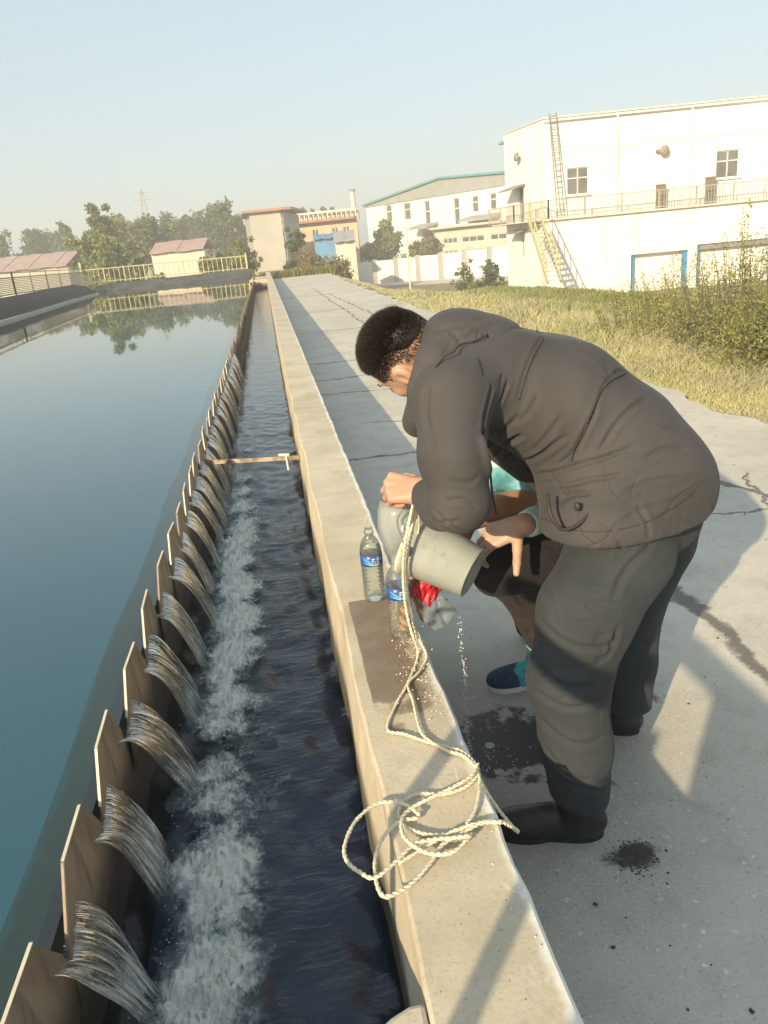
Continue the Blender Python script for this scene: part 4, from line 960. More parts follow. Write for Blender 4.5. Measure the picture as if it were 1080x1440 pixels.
# ================================================================== bodies: smooth-blended fields turned into one surface
def nrm(v): v = np.asarray(v, float); return v/np.linalg.norm(v)
def cone(a, b, ra, rb, k=.02): return ('c', np.array(a, float), np.array(b, float), ra, rb, k)
def chain(pts, rs, k=.02): return [cone(pts[i], pts[i+1], rs[i], rs[i+1], k) for i in range(len(pts)-1)]
def ell(c, r, ax=None, k=.02, neg=False): return ('e', np.array(c, float), np.array(r, float), np.eye(3) if ax is None else np.array(ax, float), k, neg)
def cut(p, n, k=.004): return ('p', np.array(p, float), nrm(n), k)
def field(prims, P):
    d = None
    for q in prims:
        if q[0] == 'c':
            _, a, b, ra, rb, k = q; ab = b-a; t = np.clip(((P-a)@ab)/max(ab@ab, 1e-9), 0, 1)
            e = np.linalg.norm(P-(a+t[..., None]*ab), axis=-1)-(ra+(rb-ra)*t)
        elif q[0] == 'e':
            _, c, r, ax, k, neg = q; L = (P-c)@ax.T; k0 = np.linalg.norm(L/r, axis=-1); k1 = np.linalg.norm(L/(r*r), axis=-1)
            e = k0*(k0-1)/np.maximum(k1, 1e-6)
            if neg:
                h = np.clip(.5-.5*(d+e)/k, 0, 1); d = d+(-e-d)*h+k*h*(1-h); continue
        elif q[0] == 'p':
            _, p, n, k = q; e = (P-p)@n; h = np.clip(.5+.5*(e-d)/k, 0, 1); d = d+(e-d)*h+k*h*(1-h); continue
        elif q[0] == 'f':
            d = q[1](d, P); continue
        if d is None: d = e
        else:
            h = np.clip(.5+.5*(d-e)/k, 0, 1); d = d*(1-h)+e*h-k*h*(1-h)
    return d
def body_arrays(prims, res):
    lo = np.full(3, 9e9); hi = -lo
    for q in prims:
        if q[0] == 'c':
            for p, r in ((q[1], q[3]), (q[2], q[4])): lo = np.minimum(lo, p-r); hi = np.maximum(hi, p+r)
        elif q[0] == 'e' and not q[5]:
            r = max(q[2]); lo = np.minimum(lo, q[1]-r); hi = np.maximum(hi, q[1]+r)
    lo -= 4*res+.01; hi += 4*res+.01
    n = np.ceil((hi-lo)/res).astype(int)+1
    ax = [lo[i]+np.arange(n[i])*res for i in range(3)]
    Dg = np.empty(n, np.float32)
    for i in range(0, n[0], 16):
        G = np.stack(np.meshgrid(ax[0][i:i+16], ax[1], ax[2], indexing='ij'), -1)
        Dg[i:i+16] = field(prims, G)
    ins = Dg < 0
    cnt = sum(ins[a:n[0]-1+a, b:n[1]-1+b, c:n[2]-1+c].astype(np.int8) for a in (0, 1) for b in (0, 1) for c in (0, 1))
    act = np.argwhere((cnt > 0) & (cnt < 8)); idx = np.full(n-1, -1, np.int64); idx[tuple(act.T)] = np.arange(len(act))
    acc = np.zeros((len(act), 3)); w = np.zeros(len(act))
    cor = [(a, b, c) for a in (0, 1) for b in (0, 1) for c in (0, 1)]
    for c0 in cor:
        for k in range(3):
            if c0[k]: continue
            c1 = list(c0); c1[k] = 1
            d0 = Dg[tuple((act+c0).T)]; d1 = Dg[tuple((act+c1).T)]; s = (d0 < 0) != (d1 < 0)
            t = np.where(s, d0/np.where(s, d0-d1, 1), 0); p = np.array(c0, float)+t[:, None]*(np.array(c1)-np.array(c0))
            acc[s] += p[s]; w += s
    V = lo+(act+acc/w[:, None])*res
    Fs = []
    for k in range(3):
        sl0 = [slice(None)]*3; sl1 = [slice(None)]*3; sl0[k] = slice(0, -1); sl1[k] = slice(1, None)
        a = ins[tuple(sl0)]; b = ins[tuple(sl1)]; e = np.argwhere(a != b); i, j = (k+1) % 3, (k+2) % 3
        e = e[(e[:, i] > 0) & (e[:, j] > 0) & (e[:, i] < n[i]-1) & (e[:, j] < n[j]-1)]
        di = np.zeros(3, int); di[i] = 1; dj = np.zeros(3, int); dj[j] = 1
        q = np.stack([idx[tuple((e-di-dj).T)], idx[tuple((e-dj).T)], idx[tuple(e.T)], idx[tuple((e-di).T)]], -1)
        fl = ~a[tuple(e.T)]; q[fl] = q[fl][:, ::-1]; Fs.append(q)
    F = np.concatenate(Fs)
    return V, F
def vnormals(V, F):
    n = np.cross(V[F[:, 2]]-V[F[:, 0]], V[F[:, 3]]-V[F[:, 1]]); N = np.zeros_like(V)
    for i in range(4): np.add.at(N, F[:, i], n)
    return N/np.maximum(np.linalg.norm(N, axis=1), 1e-9)[:, None]
def smooth(V, F, it=2, f=.5):
    for _ in range(it):
        S = np.zeros_like(V); c = np.zeros(len(V))
        for i in range(4):
            for j in (1, 3): np.add.at(S, F[:, i], V[F[:, (i+j) % 4]]); np.add.at(c, F[:, i], 1)
        V = V+(S/c[:, None]-V)*f
    return V
def seg_dist(P, line):
    """distance in the x-z plane to a polyline, and position along it 0..1"""
    best = np.full(len(P), 9e9); pos = np.zeros(len(P)); Q = P[:, [0, 2]]; L = np.array(line, float)[:, [0, 2]]; n = len(L)-1
    for i in range(n):
        a, b = L[i], L[i+1]; ab = b-a; t = np.clip(((Q-a)@ab)/(ab@ab), 0, 1); d = np.linalg.norm(Q-(a+t[:, None]*ab), axis=1)
        m_ = d < best; best[m_] = d[m_]; pos[m_] = (i+t[m_])/n
    return best, pos
def creases(V, F, lines, face=-.05):
    """press folds into a garment: lines of (polyline, depth, width); negative depth raises a ridge"""
    N = vnormals(V, F); off = np.zeros(len(V)); ok = N[:, 1] < face
    for ln, dep, wd in lines:
        pl = [tuple(p) for p in catmull(ln, 5)]
        d, t = seg_dist(V[ok], pl); taper = np.minimum(1, np.minimum(t, 1-t)*6+.15)
        wd = wd*.62; dep = dep*.8; o = -dep*np.exp(-(d/wd)**2)*taper+dep*.45*np.exp(-((d-wd*2.1)/(wd*1.2))**2)*taper
        off[ok] += o
    fade = np.clip((face-N[:, 1])/.35, 0, 1)
    return V+N*(off*fade)[:, None]
def wob3(P, sc, seed):
    r = np.random.default_rng(seed); o = np.zeros(len(P))
    for _ in range(14):
        k = r.normal(size=3)*sc; o += np.sin(P@k+r.uniform(0, 6.28))
    return o/14
def garment(name, prims, res, mat, parent, lines=(), wob=.004, wsc=22, it=3, seed=1):
    V, F = body_arrays(prims, res); V = smooth(V, F, it)
    if wob: V = V+vnormals(V, F)*(wob*wob3(V, wsc, seed)+wob*.5*wob3(V*np.array([1, 1, .45]), wsc*2.4, seed+1))[:, None]
    if lines: V = creases(V, F, lines)
    return link(name, mesh_np(name, V, [F], mat, True), parent), V, F

def cloth(name, col, rough=.75, fine=420, folds=9, fb=.35, sheen=.03, stain=None):
    t = NT(name); n = t.noise(folds, 5, .6, dist=.6); w = t.noise(fine, 2, .5)
    c = t.mix(t.rng(n, .3, .7), tuple(x*.86 for x in col), tuple(x*1.12 for x in col))
    nb = t.bump(n, fb, .02); nb = t.bump(w, .25, .0012, nb)
    rid = t.math('ABSOLUTE', t.math('SUBTRACT', t.noise(folds*.8, 3, .5, dist=1.4, vec=t.mapp((1, 1, .8), rot=(0, .6, .3))), .5)); msk = t.rng(t.noise(folds*.45, 2, .5), .45, .62)
    rid = t.math('MULTIPLY', t.rng(rid, 0, .035, -1, 0), msk); nb = t.bump(rid, .30, .012, nb)
    t.b.inputs['Sheen Weight'].default_value = sheen
    return t.fin(c, rough, nb, .2)
def skin(name, col):
    t = NT(name); n = t.noise(9, 4, .6); n2 = t.noise(160, 3, .6)
    c = t.mix(t.rng(n, .35, .65), col, (col[0]*.93, col[1]*.78, col[2]*.74))
    t.b.inputs['Subsurface Weight'].default_value = .12; t.b.inputs['Subsurface Radius'].default_value = (.012, .005, .003); t.b.inputs['Subsurface Scale'].default_value = 1
    return t.fin(c, .5, t.bump(n2, .25, .0012), .4)
M['skin'] = skin('skin', (.50, .33, .25)); M['skin2'] = skin('tanned_skin', (.44, .25, .155))
M['jacket'] = cloth('jacket_nylon', (.058, .056, .060), .75, 700, 4.5, .16, .04)
M['jacket_seam'] = plain('jacket_seam', (.035, .03, .03), .6, .1, 20, .05)
M['trouser'] = cloth('grey_trousers', (.038, .044, .050), .85, 500, 6, .22)
M['hair'] = plain('black_hair', (.018, .014, .012), .5, .3, 90, .3, 200, .002)
M['shoe'] = plain('black_leather', (.022, .022, .026), .38, .2, 20, .12, 60, .002)
M['sole'] = plain('black_sole', (.018, .018, .02), .7, .2, 20, .1)
M['cuff'] = cloth('mint_shirt_cuff', (.50, .66, .62), .8, 600, 12, .2)

def hand(Wp, X, Z, side, curl, sc=1., spread=.05, thumb=(.5, .75, .25), tcurl=.35, k=.007):
    """side +1 left hand, -1 right; curl = bend per joint for index..little; thumb = mix of (X, Y, -Z)"""
    X = nrm(X); Z = np.array(Z, float); Z = nrm(Z-X*(Z@X)); Y = np.cross(X, Z)*side; Wp = np.array(Wp, float); pr = []
    kn = [(.092, .030), (.096, .010), (.090, -.010), (.081, -.028)]
    fl = [(.041, .025, .020), (.045, .029, .021), (.041, .027, .020), (.032, .021, .018)]
    pr += [cone(Wp-X*.01*sc, Wp+X*.03*sc+Y*s*sc, .021*sc, .017*sc, .014) for s in (.010, -.010)]
    for i, (a, b) in enumerate(kn):
        K = Wp+(X*a+Y*b+Z*.002)*sc; pr.append(cone(Wp+(X*.02+Y*b*.55)*sc, K, .0165*sc, .0115*sc, .011))
    for i, (a, b) in enumerate(kn):
        p = Wp+(X*a+Y*b+Z*.002)*sc; an = curl[i]*.9; d0 = nrm(X+Y*spread*(1.5-i)); r = [.0098, .0088, .0080, .0070]
        if i == 3: r = [q*.88 for q in r]
        for j, L in enumerate(fl[i]):
            d = d0*math.cos(an)-Z*math.sin(an); q = p+d*L*sc; pr.append(cone(p, q, r[j]*sc, r[j+1]*sc, .0035 if j == 0 else .003)); p = q; an += curl[i]*(1.05 if j == 0 else .8)
    td = nrm(X*thumb[0]+Y*thumb[1]-Z*thumb[2]); p = Wp+(X*.018+Y*.018)*sc
    for j, (L, r0, r1) in enumerate(((.044, .016, .0125), (.033, .0118, .0105), (.027, .0105, .008))):
        q = p+td*L*sc; pr.append(cone(p, q, r0*sc, r1*sc, .008 if j == 0 else .004)); p = q; td = nrm(td*math.cos(tcurl)+(X*.75-Z*.5)*math.sin(tcurl))
    return pr

def head_prims(c, U, Fd, neck, s=1.):
    U = nrm(U); Fd = np.array(Fd, float); Fd = nrm(Fd-U*(Fd@U)); Lf = np.cross(U, Fd); ax = np.array([Fd, Lf, U]); c = np.array(c, float)
    G = lambda x, y, z: c+(Fd*x+Lf*y+U*z)*s
    e = lambda p, r, k=.015, neg=False: ell(G(*p), np.array(r)*s, ax, k, neg)
    pr = [e((-.008, 0, .022), (.094, .074, .088)), e((.022, 0, -.020), (.070, .064, .075), .03), e((.040, 0, -.065), (.046, .048, .046), .03), e((.070, 0, -.088), (.020, .022, .018), .02)]
    pr += [e((.080, .0, .022), (.018, .048, .012), .015)]
    for q in (1, -1): pr += [e((.058, .040*q, -.030), (.026, .022, .022), .015), e((.092, .031*q, .000), (.014, .017, .011), .010, True)]
    pr += [cone(G(.086, 0, .010), G(.112, 0, -.026), .009*s, .0125*s, .010), cone(G(.100, .009, -.031), G(.100, -.009, -.031), .008*s, .008*s, .006)]
    pr += [e((.088, 0, -.056), (.010, .023, .0055), .005), e((.085, 0, -.067), (.010, .020, .006), .005)]
    for q in (1, -1):
        pr += [e((-.008, .079*q, -.006), (.021, .010, .033), .005), e((-.003, .090*q, -.003), (.011, .008, .019), .003, True)]
    pr += [cone(G(-.035, 0, -.050), neck, .056*s, .062*s, .03)]
    return pr, G, ax

def hair_mesh(name, c, U, Fd, parent, region, s=1., short=.005, longl=.022, n=26000, seed=4):
    U = nrm(U); Fd = nrm(np.array(Fd, float)-U*(np.array(Fd, float)@U)); Lf = np.cross(U, Fd); ax = np.array([Fd, Lf, U]); c = np.array(c, float)
    r = np.random.default_rng(seed); R_ = np.array([.097, .077, .091]); d = r.normal(size=(n*2, 3)); d /= np.linalg.norm(d, axis=1)[:, None]
    P = d*R_+np.array([-.008, 0, .022]); w = region(P); keep = r.uniform(0, 1, len(P)) < np.clip(w*1.6, 0, 1)**1.3; P, w, d = P[keep], w[keep], d[keep]
    N = d/R_; N /= np.linalg.norm(N, axis=1)[:, None]
    L = short*r.uniform(.5, 1, len(P))+(longl-short)*np.clip((w-.35)/.5, 0, 1)*r.uniform(.6, 1.1, len(P))
    dirn = N+np.array([.40, 0, .25])*np.clip(w, 0, 1)[:, None]+.10*r.normal(size=P.shape); dirn /= np.linalg.norm(dirn, axis=1)[:, None]
    sd_ = np.cross(dirn, r.normal(size=P.shape)); sd_ /= np.linalg.norm(sd_, axis=1)[:, None]; wd = .0011
    tip = P+dirn*L[:, None]+np.array([.0, 0, -.003]); V = np.stack([P-sd_*wd, P+sd_*wd, tip], 1).reshape(-1, 3)
    Vw = c+(V*s)@ax
    st_ = link(name, mesh_np(name, Vw, [np.arange(len(V)).reshape(-1, 3)], M['hair'], False), parent); st_['kind'] = 'stuff'
    return st_
def hair_cap(c, U, Fd, parent, s=1.):
    U = nrm(U); Fd = nrm(np.array(Fd, float)-U*(np.array(Fd, float)@U)); Lf = np.cross(U, Fd); ax = np.array([Fd, Lf, U]); c = np.array(c, float)
    G = lambda x, y, z: c+(Fd*x+Lf*y+U*z)*s
    pr = [ell(G(-.008, 0, .023), np.array([.0975, .0765, .0925])*s, ax, .02), ell(G(.010, 0, .056), np.array([.086, .058, .066])*s, ax, .02),
          ell(G(.085, 0, -.055), np.array([.085, .2, .098])*s, ax, .01, True), cut(G(0, 0, .042), (ax.T@np.array([.35, 0, -1])), .01)]
    for q in (1, -1): pr.append(ell(G(-.01, .098*q, .0), np.array([.098, .044, .075])*s, ax, .012, True))
    V, F = body_arrays(pr, .0035); V = smooth(V, F, 1); N = vnormals(V, F); V = V+N*(.0008*wob3(V, 90, 2))[:, None]
    return link('hair', mesh_np('hair', V, [F], M['hair'], True), parent)

def shoe_prims(heel, toe, w=.05, h=.075, sc=1.):
    heel = np.array(heel, float); toe = np.array(toe, float); X = nrm(toe-heel); L = np.linalg.norm(toe-heel); Z = np.array([0, 0, 1.]); Y = np.cross(Z, X); ax = np.array([X, Y, Z])
    G = lambda a, b, z: heel+X*a*L+Y*b+Z*z
    pr = [ell(G(.17, 0, .045), (.055, .036, .05), ax, .03), ell(G(.42, 0, .040), (.09, .040, .045), ax, .03), ell(G(.76, 0, .030), (L*.255, .046, .033), ax, .03), cone(G(.2, 0, .05), G(.24, 0, h+.03), .042, .044, .02), cut(G(0, 0, .014), (0, 0, -1), .004)]
    sole = MB(); pts = []
    for i in range(32):
        t = i/32*2*math.pi; u = .5+.505*math.cos(t); wy = (.047 if u > .5 else .038)*abs(math.sin(t))**.75*(1 if math.sin(t) > 0 else -1)*(1-.12*math.cos(4*t)); pts.append(G(u, wy, .0))
    sole.prism(pts, (0, 0, .020))
    return pr, sole

# ------------------------------------------------------------------ man bending over the coping
p1 = thing('person', 'standing man in dark grey hooded jacket bending over to tilt a bucket', 'person', (.70, 1.58, -.42))
hc = (0.3132, 1.87, 0.7354); HU = (-.80, .02, .50); HF = (-.40, .62, -.68)
neck = (0.3915, 1.83, 0.6838)
hp, G_, hax = head_prims(hc, HU, HF, neck)
lw_ = np.array((0.3098, 1.69, 0.4395)); rw_ = np.array((0.581, 1.83, 0.2687))
LX = (-.75, .30, .10); LZ = (-.35, -.62, .70)
RX = (-.80, .30, -.34); RZ = (-.25, -.50, .82)
wl0 = nrm(np.array(lw_)-np.array((0.3232, 1.6, 0.4316)))
lh = [cone((0.348, 1.58, 0.4347), lw_, .036, .025, .01)]+hand(lw_, LX, LZ, 1, (1.25, 1.3, 1.35, 1.4), 1.0, .02, (.55, .55, .6), .5)
rh = [cone((0.7151, 1.9, 0.2705), rw_, .038, .026, .01)]+hand(rw_, RX, RZ, -1, (.62, .6, .62, .7), 1.04, .10, (.30, .95, .25), .05)
V1, F1_ = body_arrays(hp, .0042); V1 = smooth(V1, F1_, 1)
V2, F2 = body_arrays(lh, .0024); V3, F3 = body_arrays(rh, .0024)
inn = chain([neck, (0.5197, 1.8, 0.6392), (0.658, 1.74, 0.5782), (0.7667, 1.7, 0.4682), (0.8365, 1.69, 0.3713)], [.055, .09, .11, .10, .10], .05)
inn += chain([(0.4569, 1.7, 0.6517), (0.3657, 1.6, 0.6487), (0.3475, 1.53, 0.4705), (0.3236, 1.6, 0.4383), np.array((0.3025, 1.69, 0.4334))-wl0*.01], [.06, .05, .042, .036, .028], .02)
inn += chain([(0.499, 1.86, 0.601), (0.4919, 1.95, 0.5376), (0.7456, 1.98, 0.2741), (0.6821, 1.91, 0.2635), rw_], [.05, .035, .034, .036, .027], .02)
inn += chain([(0.8022, 1.62, 0.3796), (0.7266, 1.56, 0.2781), (0.5861, 1.48, 0.0375), (0.5798, 1.455, -0.1985)], [.09, .085, .060, .040], .03)+chain([(0.8762, 1.75, 0.3285), (0.8851, 1.78, 0.1576), (0.864, 1.8, -0.1745), (0.8618, 1.8, -0.3028)], [.09, .08, .055, .038], .03)
V4, F4 = body_arrays(inn, .009)
Fa = np.concatenate([F1_, F2+len(V1), F3+len(V1)+len(V2), F4+len(V1)+len(V2)+len(V3)])
link('body', mesh_np('body', np.concatenate([V1, V2, V3, V4]), [Fa], M['skin'], True), p1)
for q in (1, -1):
    e = MB(); e.lathe([(.0001, .011), (.006, .009), (.0105, .003), (.011, 0), (.0105, -.003), (.0001, -.011)], G_(.081, .031*q, .000), 14, [Vector(v) for v in (hax[1], hax[2], hax[0])]); link('eye', (e, plain('eyeball', (.65, .62, .58), .2, .05), True), p1)
    e = MB(); e.tube([G_(.096, .016*q, .019), G_(.097, .032*q, .023), G_(.086, .046*q, .018)], [.0022, .003, .0012], 6); link('eyebrow', (e, M['hair']), p1)
hair_cap(hc, HU, HF, p1)
def reg(P):
    top = np.clip((P[:, 2]-.030)/.05, 0, 1); side = np.clip((P[:, 2]+.055)/.06, 0, 1)*(.22+.3*np.clip((P[:, 2]-.0)/.05, 0, 1))
    front = np.clip((.070-P[:, 0]+np.clip(P[:, 2]-.05, 0, 1)*1.2)/.02, 0, 1)
    earz = np.clip((np.hypot(P[:, 0]+.008, (P[:, 2]+.008)*.9)-.030)/.012, 0, 1)
    sb = np.where((P[:, 0] > .03) & (P[:, 2] < .02), 0, 1)
    return np.maximum(top, side)*front*np.maximum(earz, top)*np.maximum(sb, top)
hair_mesh('hair_strands', hc, HU, HF, p1, reg)

# jacket: torso and both sleeves in one surface
Yc = 1.70
tor = [(0.8401, 1.68, 0.3993), (0.752, 1.7, 0.5019), (0.637, 1.73, 0.6085), (0.5175, 1.76, 0.6631), (0.4305, 1.79, 0.6734)]
tr_ = [.130, .144, .140, .118, .092]
jk = []
for dy in (-.05, .06): jk += chain([np.array(p)+[0, dy, 0] for p in tor], tr_, .05)
jk += [cone((0.8066, 1.62, 0.4213), (0.7717, 1.6, 0.369), .140, .146, .05), cone((0.8803, 1.76, 0.3631), (0.8585, 1.76, 0.3045), .140, .146, .05)]
jk += [cone((0.7051, 1.6, 0.4166), (0.6855, 1.57, 0.3562), .132, .142, .05), cone((0.8369, 1.62, 0.4102), (0.8016, 1.6, 0.3648), .125, .130, .05), cone((0.7671, 1.74, 0.3181), (0.7608, 1.76, 0.2736), .125, .13, .05)]
jk += chain([(0.6265, 1.66, 0.4965), (0.6429, 1.66, 0.4068), (0.6805, 1.64, 0.3399)], [.06, .055, .06], .05)
lsh = (0.3544, 1.585, 0.676)
jk += chain([(0.431, 1.66, 0.6856), lsh, (0.3377, 1.53, 0.5667), (0.3447, 1.52, 0.466)], [.095, .076, .066, .064], .035)
jk += chain([(0.3447, 1.52, 0.466), (0.3232, 1.6, 0.4316), (0.3065, 1.685, 0.4327)], [.064, .052, .041], .02)
jk += chain([(0.4649, 1.86, 0.6498), (0.4838, 1.95, 0.5673), (0.7121, 2, 0.3404), (0.7626, 1.97, 0.2621)], [.09, .075, .062, .058], .03)
jk += chain([(0.7626, 1.97, 0.2621), (0.6704, 1.9, 0.2644), (0.626, 1.865, 0.2642)], [.058, .050, .044], .02)
# hem plane, cuffs
hemL = np.array((0.5439, 1.5, 0.3408)); hemR = np.array((1, 1.62, 0.3631)); hd = nrm(hemR-hemL); hemw = np.linalg.norm(hemR-hemL); hn = nrm(np.cross(hd, [0, 1, .0])); hn = hn if hn[2] < 0 else -hn
def hemcut(d, P):
    q_ = (P-hemL)@hd/hemw; e = (P-hemL)@hn-.006*np.sin(np.clip(q_, 0, 1)*3.1416)
    u = (P-hemL)@hd
    m_ = u > -.06
    return np.where(m_, np.maximum(d, e), d)
jk += [('f', hemcut)]
wl_ = nrm(np.array(lw_)-np.array((0.3232, 1.6, 0.4316))); wr_ = nrm(rw_-np.array((0.6704, 1.9, 0.2644)))
def cuffs(d, P):
    a = (P-np.array((0.3044, 1.7, 0.4318)))@wl_; b = (P-np.array((0.6157, 1.858, 0.264)))@wr_
    na = np.linalg.norm(P-np.array((0.306, 1.69, 0.4347)), axis=-1) < .08; nb_ = np.linalg.norm(P-np.array((0.6164, 1.86, 0.2632)), axis=-1) < .085
    d = np.where(na, np.maximum(d, a), d); return np.where(nb_, np.maximum(d, b), d)
jk += [('f', cuffs)]
ya = 1.50
JL = [  # polyline, depth, width
 ([(0.4028, 1.58, 0.6155), (0.4072, 1.58, 0.577), (0.4208, 1.58, 0.5271), (0.4325, 1.58, 0.5028)], .030, .010), ([(0.3975, 1.56, 0.6172), (0.412, 1.56, 0.6585), (0.4356, 1.56, 0.7011)], .008, .006),
 ([(0.4284, 1.56, 0.6104), (0.4521, 1.56, 0.6537), (0.4689, 1.56, 0.6852), (0.4789, 1.56, 0.7036)], .008, .006), ([(0.4129, 1.56, 0.6123), (0.4329, 1.56, 0.6407), (0.4495, 1.56, 0.6662)], .006, .005),
 ([(0.4957, 1.55, 0.6535), (0.506, 1.55, 0.6871), (0.5288, 1.55, 0.7293), (0.5602, 1.55, 0.7597), (0.6036, 1.55, 0.7784)], .007, .0045),
 ([(0.5083, 1.52, 0.5754), (0.4858, 1.52, 0.5502), (0.4691, 1.52, 0.5178), (0.4652, 1.52, 0.4961)], .016, .009), ([(0.4688, 1.52, 0.5083), (0.4928, 1.52, 0.4699), (0.5112, 1.52, 0.4413)], .012, .008),
 ([(0.5406, 1.5, 0.4275), (0.5571, 1.5, 0.4672), (0.6051, 1.5, 0.5022), (0.6606, 1.5, 0.5234), (0.7274, 1.5, 0.5431)], .010, .007), ([(0.5809, 1.5, 0.4575), (0.6289, 1.5, 0.4799), (0.6929, 1.5, 0.4906)], .007, .006),
 ([(0.5645, 1.5, 0.4241), (0.5904, 1.5, 0.4465), (0.6225, 1.5, 0.4551)], .010, .006), ([(0.5813, 1.5, 0.499), (0.61, 1.5, 0.5393), (0.6289, 1.5, 0.5834), (0.6569, 1.5, 0.6332)], .009, .007),
 ([(0.61, 1.5, 0.5518), (0.6476, 1.5, 0.6192), (0.6783, 1.5, 0.6711), (0.7245, 1.5, 0.6894), (0.7605, 1.5, 0.6824)], .006, .0045), ([(0.6542, 1.5, 0.5336), (0.6948, 1.5, 0.5906), (0.7463, 1.5, 0.6225), (0.7857, 1.5, 0.6285)], .007, .007),
 ([(0.5205, 1.5, 0.4562), (0.534, 1.5, 0.499), (0.563, 1.5, 0.5454), (0.5914, 1.5, 0.5758)], .010, .008), ([(0.5347, 1.5, 0.5335), (0.5572, 1.5, 0.5801), (0.5825, 1.5, 0.6195)], .006, .007),
 ([(0.6773, 1.5, 0.4508), (0.7499, 1.5, 0.4702), (0.8237, 1.5, 0.4668)], .005, .007), ([(0.7424, 1.52, 0.5172), (0.7992, 1.52, 0.5291), (0.8521, 1.52, 0.5192)], .006, .008), ([(0.7977, 1.52, 0.5736), (0.8389, 1.52, 0.5607), (0.8729, 1.52, 0.5358)], .005, .007),
 ([(0.2663, 1.5, 0.4243), (0.3013, 1.5, 0.4418), (0.3295, 1.5, 0.4475)], .006, .006), ([(0.2788, 1.5, 0.4705), (0.3015, 1.5, 0.445), (0.3428, 1.5, 0.41)], .006, .005), ([(0.3669, 1.52, 0.471), (0.3369, 1.52, 0.4911), (0.3028, 1.52, 0.4894)], .006, .007), ([(0.3764, 1.52, 0.5332), (0.3512, 1.52, 0.524), (0.315, 1.52, 0.535)], .004, .008),
 ([(0.2977, 1.55, 0.7184), (0.2875, 1.55, 0.6601), (0.2922, 1.55, 0.5986)], .006, .007), ([(0.6209, 1.52, 0.4029), (0.6538, 1.52, 0.3731), (0.6705, 1.52, 0.3418)], .005, .007), ([(0.71, 1.5, 0.43), (0.727, 1.5, 0.3947), (0.7311, 1.5, 0.3539)], .005, .008),
 ([(0.5004, 1.52, 0.6254), (0.4779, 1.52, 0.5946), (0.457, 1.52, 0.5726)], .008, .008), ([(0.5414, 1.52, 0.6656), (0.5158, 1.52, 0.6235), (0.4935, 1.52, 0.6018)], .005, .008), ([(0.6549, 1.5, 0.4048), (0.71, 1.5, 0.43), (0.7919, 1.5, 0.4352), (0.8822, 1.5, 0.4525)], -.004, .010)]
_, JV, JF = garment('jacket', jk, .0055, M['jacket'], p1, JL, .0024, 11, 3, 11)
# hood lying on the shoulders, and the stand collar round the neck
hd_ax = np.array([nrm((1, 0, .10)), (0, 1, 0), nrm((-.10, 0, 1))])
hk = [ell((0.4618, 1.8, 0.7546), (.120, .150, .068), hd_ax, .02), ell((0.4216, 1.8, 0.7754), (.080, .120, .066), hd_ax, .03)]
hk += chain([(0.3866, 1.74, 0.7675), (0.3507, 1.7, 0.7332), (0.3237, 1.69, 0.6802), (0.3084, 1.72, 0.6158)], [.050, .044, .038, .030], .03)
hk += chain([(0.4177, 1.88, 0.7488), (0.4023, 1.95, 0.694), (0.3773, 1.97, 0.6273), (0.3461, 1.93, 0.5688)], [.050, .044, .038, .030], .03)
hk += chain([(0.3084, 1.72, 0.6158), (0.3219, 1.82, 0.5815), (0.3461, 1.93, 0.5688)], [.030, .032, .030], .03)
HL = [([(0.3421, 1.66, 0.8039), (0.3899, 1.66, 0.811), (0.4533, 1.66, 0.8105)], .006, .008), ([(0.404, 1.66, 0.7821), (0.4463, 1.66, 0.799), (0.4848, 1.66, 0.8011)], .007, .007), ([(0.3846, 1.64, 0.8043), (0.4023, 1.64, 0.7844), (0.398, 1.64, 0.7636)], .006, .006), ([(0.2856, 1.62, 0.6149), (0.3016, 1.62, 0.6603), (0.3205, 1.62, 0.7046)], .006, .005)]
garment('hood', hk, .0060, M['jacket'], p1, HL, .005, 22, 3, 5)
# dark piping where the hood is sewn on, back seam, hem cord, drawstrings
def surf_line(pts, V, off=.001, n=8):
    """lay a line on the camera side of a mesh"""
    out = []
    for p in catmull(pts, n):
        d = np.abs(V[:, 0]-p.x)+np.abs(V[:, 2]-p.z); c = np.argsort(d)[:12]; c = c[np.argmin(V[c, 1])]; out.append(Vector((p.x, V[c, 1]-off, p.z)))
    for _ in range(3): out = [out[0]]+[(out[i-1]+out[i]*2+out[i+1])/4 for i in range(1, len(out)-1)]+[out[-1]]
    return out
link('seam', (MB().tube(surf_line([(0.3058, 1.6, 0.7307), (0.3294, 1.6, 0.7609), (0.3735, 1.6, 0.7799), (0.423, 1.6, 0.785), (0.4665, 1.6, 0.7907), (0.5088, 1.6, 0.7981)], JV, .004), [.001]+[.0022]*35+[.0022]*5, 6) if False else MB().tube(surf_line([(0.3195, 1.6, 0.7501), (0.3452, 1.6, 0.7681), (0.381, 1.6, 0.7776), (0.4229, 1.6, 0.7835), (0.4665, 1.6, 0.7907), (0.5089, 1.6, 0.801)], JV, .0035), .0022, 6), M['jacket_seam'], True), p1)
for ln in ([(0.4025, 1.58, 0.6092), (0.4171, 1.58, 0.651), (0.4375, 1.58, 0.6855), (0.4608, 1.58, 0.7192)], [(0.4989, 1.55, 0.6562), (0.5091, 1.55, 0.6867), (0.5303, 1.55, 0.7261), (0.5633, 1.55, 0.7593), (0.6066, 1.55, 0.778)], [(0.6004, 1.5, 0.5171), (0.6226, 1.5, 0.5811), (0.6537, 1.5, 0.6441), (0.6937, 1.5, 0.6782), (0.7557, 1.5, 0.6844)], [(0.4374, 1.5, 0.8038), (0.4213, 1.5, 0.7692), (0.4107, 1.5, 0.7278)]):
    link('seam', (MB().tube(surf_line(ln, JV, .0008), .0013, 5), M['jacket_seam'], True), p1)
